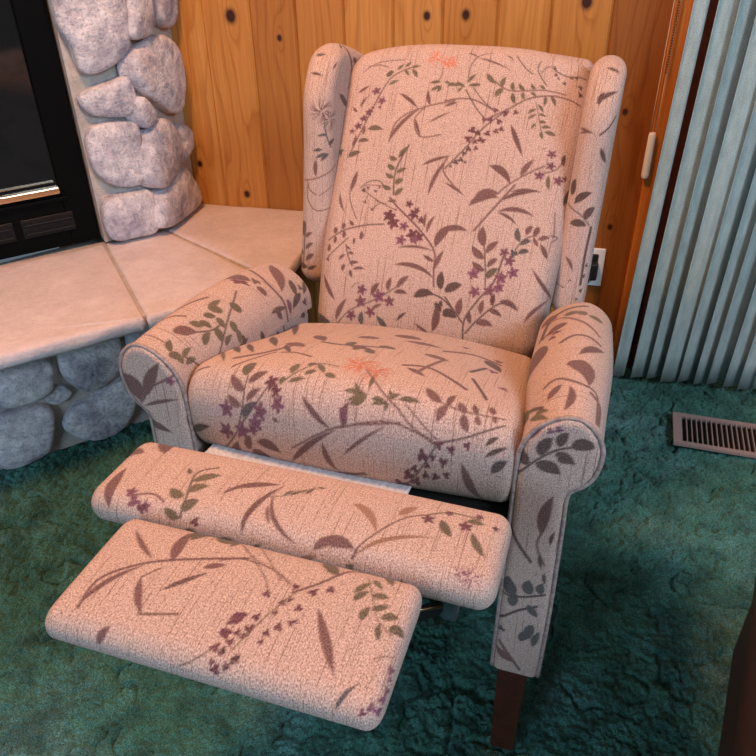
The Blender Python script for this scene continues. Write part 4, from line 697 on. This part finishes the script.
# arms
OUT_XR = [(.20, .303), (.35, .305), (.50, .304), (.565, .303), (.580, .308), (.592, .322), (.608, .331), (.630, .336), (.650, .336), (.666, .331), (.679, .322), (.688, .311), (.692, .298)]
OUT_XL = [(.20, .232), (.40, .234), (.56, .235), (.60, .236), (.63, .238), (.650, .244), (.668, .255), (.680, .268), (.688, .282), (.692, .298)]
def xr_of(z): return float(np.interp(z, [p[0] for p in OUT_XR], [p[1] for p in OUT_XR]))
def xl_of(z): return float(np.interp(z, [p[0] for p in OUT_XL], [p[1] for p in OUT_XL]))
def arm(side):
    key = 'arm_r' if side > 0 else 'arm_l'
    prof = [(xl, z) for z, xl in OUT_XL] + [(xr, z) for z, xr in OUT_XR[::-1][1:]]
    q = catmull(prof, 4, False); q[:, 1] = np.clip(q[:, 1], .2, .693)
    q, t = resample(q, STEP); nc = len(q)
    ys = np.arange(0.004, 0.40, STEP); D = .43
    V = []; U = []; rows = []
    for y in ys: rows.append((y, 0.0))
    for a in np.linspace(0, math.pi/2, 14)[1:]: rows.append((0.40 + .03 * math.sin(a), .03 * (1 - math.cos(a))))
    for (y, ins) in rows:
        k = y / D; drop = 0.060 * k ** 2.2; sh = 0.018 * k
        for (x, z) in q:
            w = smooth01((z - .30) / .39)
            mid = 0.268 if z < .58 else 0.288
            half = abs(x - mid)
            xx = mid + (x - mid) * (1 - ins / max(.035, .04))
            zz = z - drop * w - ins * smooth01((z - .6) / .09)
            if z > .6: xx = mid + (xx - mid) * (1 + .20 * smooth01(k * 1.7))
            V.append((side * (xx - sh * w), y, zz)); 
        base_u = y
        for j in range(nc): U.append((y + ins * .6, t[j]))
    F = grid_faces(len(rows), nc, False)
    # close the ends and the underside
    n = len(rows)
    F.append(tuple(range(nc))[::-1]); F.append(tuple(range((n-1)*nc, n*nc)))
    F += [(i*nc, (i+1)*nc, (i+1)*nc + nc-1, i*nc + nc-1) for i in range(n-1)]
    if side < 0: F = [f[::-1] for f in F]
    ob = mesh_obj('arm', V, F, FAB, CH)
    finish_cloth(ob, key, U)
    # scroll front panel, slightly padded, with welt cord round it
    zs = np.arange(.2015, .6905, STEP); V = []; U = []; nx = 44
    for z in zs:
        a, b_ = xl_of(z) + .0015, xr_of(z) - .0015
        if z > .6860: 
            pass
        for j in range(nx):
            s = j / (nx - 1); x = lerp(a, b_, s)
            ed = min(s, 1 - s) * (b_ - a); ed = min(ed, .692 - z)
            V.append((side * x, 0.004 - .009 * math.sqrt(max(0, 1 - (1 - min(1, ed / .012)) ** 2)), z)); U.append((x * side, z))
    F = grid_faces(len(zs), nx, False)
    if side < 0: F = [f[::-1] for f in F]
    fp_ = mesh_obj('arm_front_panel', V, F, FAB, ob)
    finish_cloth(fp_, 'panel_r' if side > 0 else 'panel_l', U)
    path = [(side * (x), 0.001, z) for x, z in resample(q, .008)[0]]
    tube('welt', path, .0032, PIPE, fp_, 8)
    return ob
arm(1); arm(-1)
# wings
def wing(side):
    def warp(zc, a, b):
        # zc: along height (-h..h), a: depth (front = +), b: thickness
        hh = 0.225
        s = (zc + hh) / (2 * hh)               # 0 bottom, 1 top
        d = (a + 0.10) / 0.20                  # 0 rear, 1 front
        yf = lerp(0.490, 0.585, s) + 0.012 * math.sin(math.pi * s)
        yr = lerp(0.62, 0.84, s)
        if s > .74: yf += 0.075 * ((s - .74) / .26) ** 2.2
        y = lerp(yr, yf, d)
        z = lerp(0.558, 0.972, s) - 0.055 * (1 - d) ** 1.5 * s ** 2
        xo = lerp(0.243, 0.254, s)
        x = xo + b + 0.006 * (d - .5)
        return (side * x, y, z)
    def w2(x, a, b): return warp(x, a, b if True else b)
    ob = pad('wing', 'wing_r' if side > 0 else 'wing_l', 0.225, 0.10, 0.030, 0.028, 0.028, w2, FABX, CH)
    if side < 0:
        ob.data.flip_normals()
    return ob
wing(1); wing(-1)
# outer back shell behind cushion and wings
def shell_warp(x, a, b):
    s = (a + .30) / .60
    y = lerp(.50, .83, s); z = lerp(.40, .945, s) - 0.02 * (x / .25) ** 2 * s
    return (x * lerp(.92, 1.0, s), y + b * .82, z - b * .57)
pad('back_shell', 'shell', 0.225, 0.30, 0.022, 0.02, 0.02, shell_warp, FAB, CH, 0.003)
# body under the seat
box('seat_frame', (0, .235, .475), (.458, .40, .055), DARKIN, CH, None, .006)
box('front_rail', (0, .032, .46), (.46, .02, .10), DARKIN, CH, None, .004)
box('rear_rail', (0, .43, .33), (.52, .02, .26), LINING, CH, None, .004)
# cloth bridging seat and flap
V = []; F = []
for i in range(9):
    s = i / 8
    for x in np.linspace(-.205, .10, 60): V.append((x, lerp(.010, -.095, s), lerp(.535, .575, s) - .012 * math.sin(math.pi * s) + .0018 * math.sin(700 * x)))
F = grid_faces(9, 60, False)
o = mesh_obj('bridging_cloth', V, F, LINING, CH)
md = o.modifiers.new('thick', 'SOLIDIFY'); md.thickness = .003
# legs
def leg(x, y, splay):
    bm = bmesh.new(); r = bmesh.ops.create_cube(bm, size=1.0)
    for v in r['verts']:
        t = v.co.z + .5; k = lerp(.040, .047, t)
        v.co = Vector((x + v.co.x * k, y + v.co.y * k + splay * (1 - t), t * .204 + .0))
    return bm_obj('leg', bm, MAHOG, CH, False, .003)
for sx in (1, -1):
    leg(sx * .264, .026, -.016); leg(sx * .255, .43, .03)
# footrest mechanism
for sx in (1, -1):
    o = bpy.data.objects.new('linkage', None); link(o, CH)
    for p0, p1, wd in (((sx*.165, .04, .45), (sx*.165, -.14, .528), .024), ((sx*.155, -.02, .50), (sx*.155, -.30, .562), .022), ((sx*.188, -.186, .534), (sx*.150, -.232, .552), .022)):
        a, b_ = Vector(p0), Vector(p1); d = b_ - a
        box('bar', (a + b_) / 2, (.004, d.length, wd), BLACKMETAL, o, d.to_track_quat('Y', 'Z').to_matrix(), .001, 1)
    tube('rod', [(sx*.155, -.232, .5655), (sx*.190, -.196, .5475)], .0024, BRASS, o, 8)
    box('bracket', (sx*.196, -.172, .545), (.018, .034, .060), GREYMETAL, o, None, .003)
    box('flap_board', (0.0 + sx*.119, -.128, .5575), (.245, .060, .010), BIRCH, CH, None, .002)
box('footrest_board', (0, -.31, .574), (.33, .13, .010), BIRCH, CH, None, .002)

# ------------------------------------------------------------------ vertical blind
vb = thing('vertical_blind', 'blue grey fabric vertical blind hanging beside the orange wood trim', 'blind', (0.24, 1.93, 0.0))
def vane(x, wd, ang, bow, z0):
    V = []; U = []; n = 21
    zs = np.linspace(z0, 2.1, 24)
    for z in zs:
        for j in range(n):
            s = j / (n - 1); lx_ = s * wd; ly = bow * math.sin(math.pi * s) - .007 * max(0, (.22 - s) / .22) ** 2 + .004 * max(0, (s - .8) / .2) ** 2
            c, s_ = math.cos(ang), math.sin(ang)
            V.append((x - .24 - .012 + .026 * z + c * lx_ - s_ * ly, s_ * lx_ + c * ly, z + .004 * (1 - s) * 0)); U.append((x * 3 + lx_, z))
    F = grid_faces(len(zs), n, False)
    ob = mesh_obj('vane', V, F, BLIND, vb)
    md = ob.modifiers.new('thick', 'SOLIDIFY'); md.thickness = .0012
    uvl = ob.data.uv_layers.new(name='weave'); li = np.empty(len(ob.data.loops), dtype=np.int32); ob.data.loops.foreach_get('vertex_index', li)
    uvl.data.foreach_set('uv', np.array(U, np.float32)[li].ravel())
tips = [615.5, 634, 650, 665, 682, 698, 711, 728, 743]
xs_ = [.238 + (t - 615.5) * .00264 for t in tips]
while xs_[-1] < 1.0: xs_.append(xs_[-1] + .034 + .012 * random.random())
rv = random.Random(4)
for i, x in enumerate(xs_):
    gap = (xs_[i+1] - x) if i + 1 < len(xs_) else .03
    ang = rv.uniform(.15, .62) if i else .15
    wd = (gap + .020) / math.cos(ang) if i else .036
    vane(x, wd, ang, rv.choice((-1, 1)) * rv.uniform(.001, .006), .018 + rv.uniform(-.003, .003))
box('headrail', (.40, .02, 2.12), (1.1, .05, .05), WHITE, vb, None, .004)
# ------------------------------------------------------------------ cord with its pull
pc = thing('blind_cord', 'white cord pull hanging against the orange wood trim', 'cord pull', (0.2215, 2.022, 0.63))
def cordline(x0, x1, y=0.0):
    return [(lerp(x0, x1, t), y, lerp(0.05, 1.47, t)) for t in np.linspace(0, 1, 14)]
tube('cord', cordline(.0, .004), .0011, CORDM, pc, 6); tube('cord', cordline(.012, .022, .002), .0010, CORDM, pc, 6)
bm = bmesh.new()
for k in range(150):
    z = .20 + k * .0058
    if z > 1.47: break
    r = bmesh.ops.create_uvsphere(bm, u_segments=6, v_segments=4, radius=.0021)
    bmesh.ops.translate(bm, verts=r['verts'], vec=(.011 + .008 * (z - .20) / 1.2, -.003, z))
bm_obj('bead_chain', bm, MAHOG, pc, True)
prof = [(0.0, -.062), (.006, -.0615), (.0085, -.058), (.0095, -.05), (.0095, .0), (.0090, .050), (.0075, .056), (0.0, .057)]
V = []; F = []
for (r, z) in prof:
    for j in range(16): a = 2*math.pi*j/16; V.append((.006 + max(r, .0003) * math.cos(a), max(r, .0003) * math.sin(a) * .8, z))
F = grid_faces(len(prof), 16, True)
mesh_obj('pull_weight', V, F, WHITE, pc)

# ------------------------------------------------------------------ outlet with a plug and its lead
ou = thing('wall_outlet', 'white wall outlet plate low on the pine wall behind chair', 'outlet', (0.130, WY - .0005, 0.295))
box('plate', (0, -.003, 0), (.070, .006, .115), WHITE, ou, None, .0025)
for zz in (.026, -.026):
    f = box('receptacle', (0, -.0065, zz), (.034, .004, .030), BLACKP if zz > 0 else WHITE, ou, None, .003)
pg = thing('power_plug', 'black plug and lead in the white wall outlet', 'plug', (0.132, WY - .0075, 0.290))
box('plug_body', (0, -.012, 0), (.034, .026, .052), BLACKP, pg, None, .005)
tube('lead', [(0, -.022, -.004), (-.004, -.040, -.012), (-.010, -.045, -.05), (-.016, -.035, -.13), (-.02, -.03, -.25), (-.05, -.05, -.264), (-.2, -.1, -.266)], .0032, BLACKP, pg, 8)

# ------------------------------------------------------------------ floor register
fv = thing('floor_vent', 'brown metal floor register set in the teal carpet', 'floor vent', (0.553, 1.708, 0.003), math.radians(-4))
bm = bmesh.new(); L, W_ = .35, .140
for (c, d) in (((0, W_/2 - .007, .006), (L, .014, .008)), ((0, -W_/2 + .007, .006), (L, .014, .008)), ((-L/2 + .011, 0, .006), (.022, W_ - .028, .008)), ((L/2 - .011, 0, .006), (.022, W_ - .028, .008))): add_box(bm, c, d)
bm_obj('frame', bm, VENT, fv)
bm = bmesh.new()
for k in range(1, 24): add_box(bm, (-L/2 + .022 + k * .0124, 0, .005), (.0026, W_ - .028, .007))
bm_obj('louvers', bm, VENT, fv)
box('duct', (0, 0, -.004), (L - .05, W_ - .028, .004), DARKIN, fv)

# ------------------------------------------------------------------ corner of a leather chair at the right edge
lc = thing('leather_chair', 'dark brown leather chair arm at the lower right corner', 'armchair', (0.60, 0.62, 0.0), math.radians(-14))
def leather_pad(name, c, h, r, puff, parent):
    bm = bmesh.new(); add_box(bm, c, (2*h[0], 2*h[1], 2*h[2]))
    o = bm_obj(name, bm, LEATHER, parent, True, r, 6)
    return o
leather_pad('arm', (-.20, .0, .30), (.085, .30, .23), .075, .01, lc)
leather_pad('arm_roll', (-.21, -.02, .44), (.10, .30, .075), .07, .01, lc)
leather_pad('seat', (.12, .02, .30), (.26, .27, .14), .08, .01, lc)
leather_pad('backrest', (.12, -.34, .45), (.34, .10, .40), .09, .01, lc)

# ------------------------------------------------------------------ light: a warm ceiling lamp, cool daylight from the right, dim fill from the sky
def area(name, loc, target, size, power, col, sizey=None):
    l = bpy.data.lights.new(name, 'AREA'); l.energy = power; l.color = col
    l.shape = 'RECTANGLE' if sizey else 'DISK'; l.size = size
    if sizey: l.size_y = sizey
    o = bpy.data.objects.new(name, l); link(o); o.location = loc
    o.rotation_euler = (Vector(target) - Vector(loc)).to_track_quat('-Z', 'Y').to_euler()
    return o
area('ceiling_lamp', (-0.65, 0.80, 2.38), (-0.35, 1.0, .4), 0.35, 36, (1.0, 0.49, 0.22))
area('daylight_window', (1.55, -0.35, 2.34), (-0.4, 1.1, .4), 0.9, 84, (0.68, 0.82, 1.0), 1.1)
area('daylight_second_window', (-1.3, -2.3, 1.5), (-0.7, 1.2, .3), 1.0, 40, (0.50, 0.74, 1.0), 1.2)
wd = bpy.data.worlds.new('world'); bpy.context.scene.world = wd; wd.use_nodes = True
bg = wd.node_tree.nodes['Background']; bg.inputs[0].default_value = (0.45, 0.6, 0.75, 1); bg.inputs[1].default_value = 0.2
sc = bpy.context.scene
sc.view_settings.view_transform = 'Standard'; sc.view_settings.look = 'None'
sc.view_settings.exposure = 0.2; sc.view_settings.gamma = 1.0
try: sc.view_settings.use_curve_mapping = False
except Exception: pass
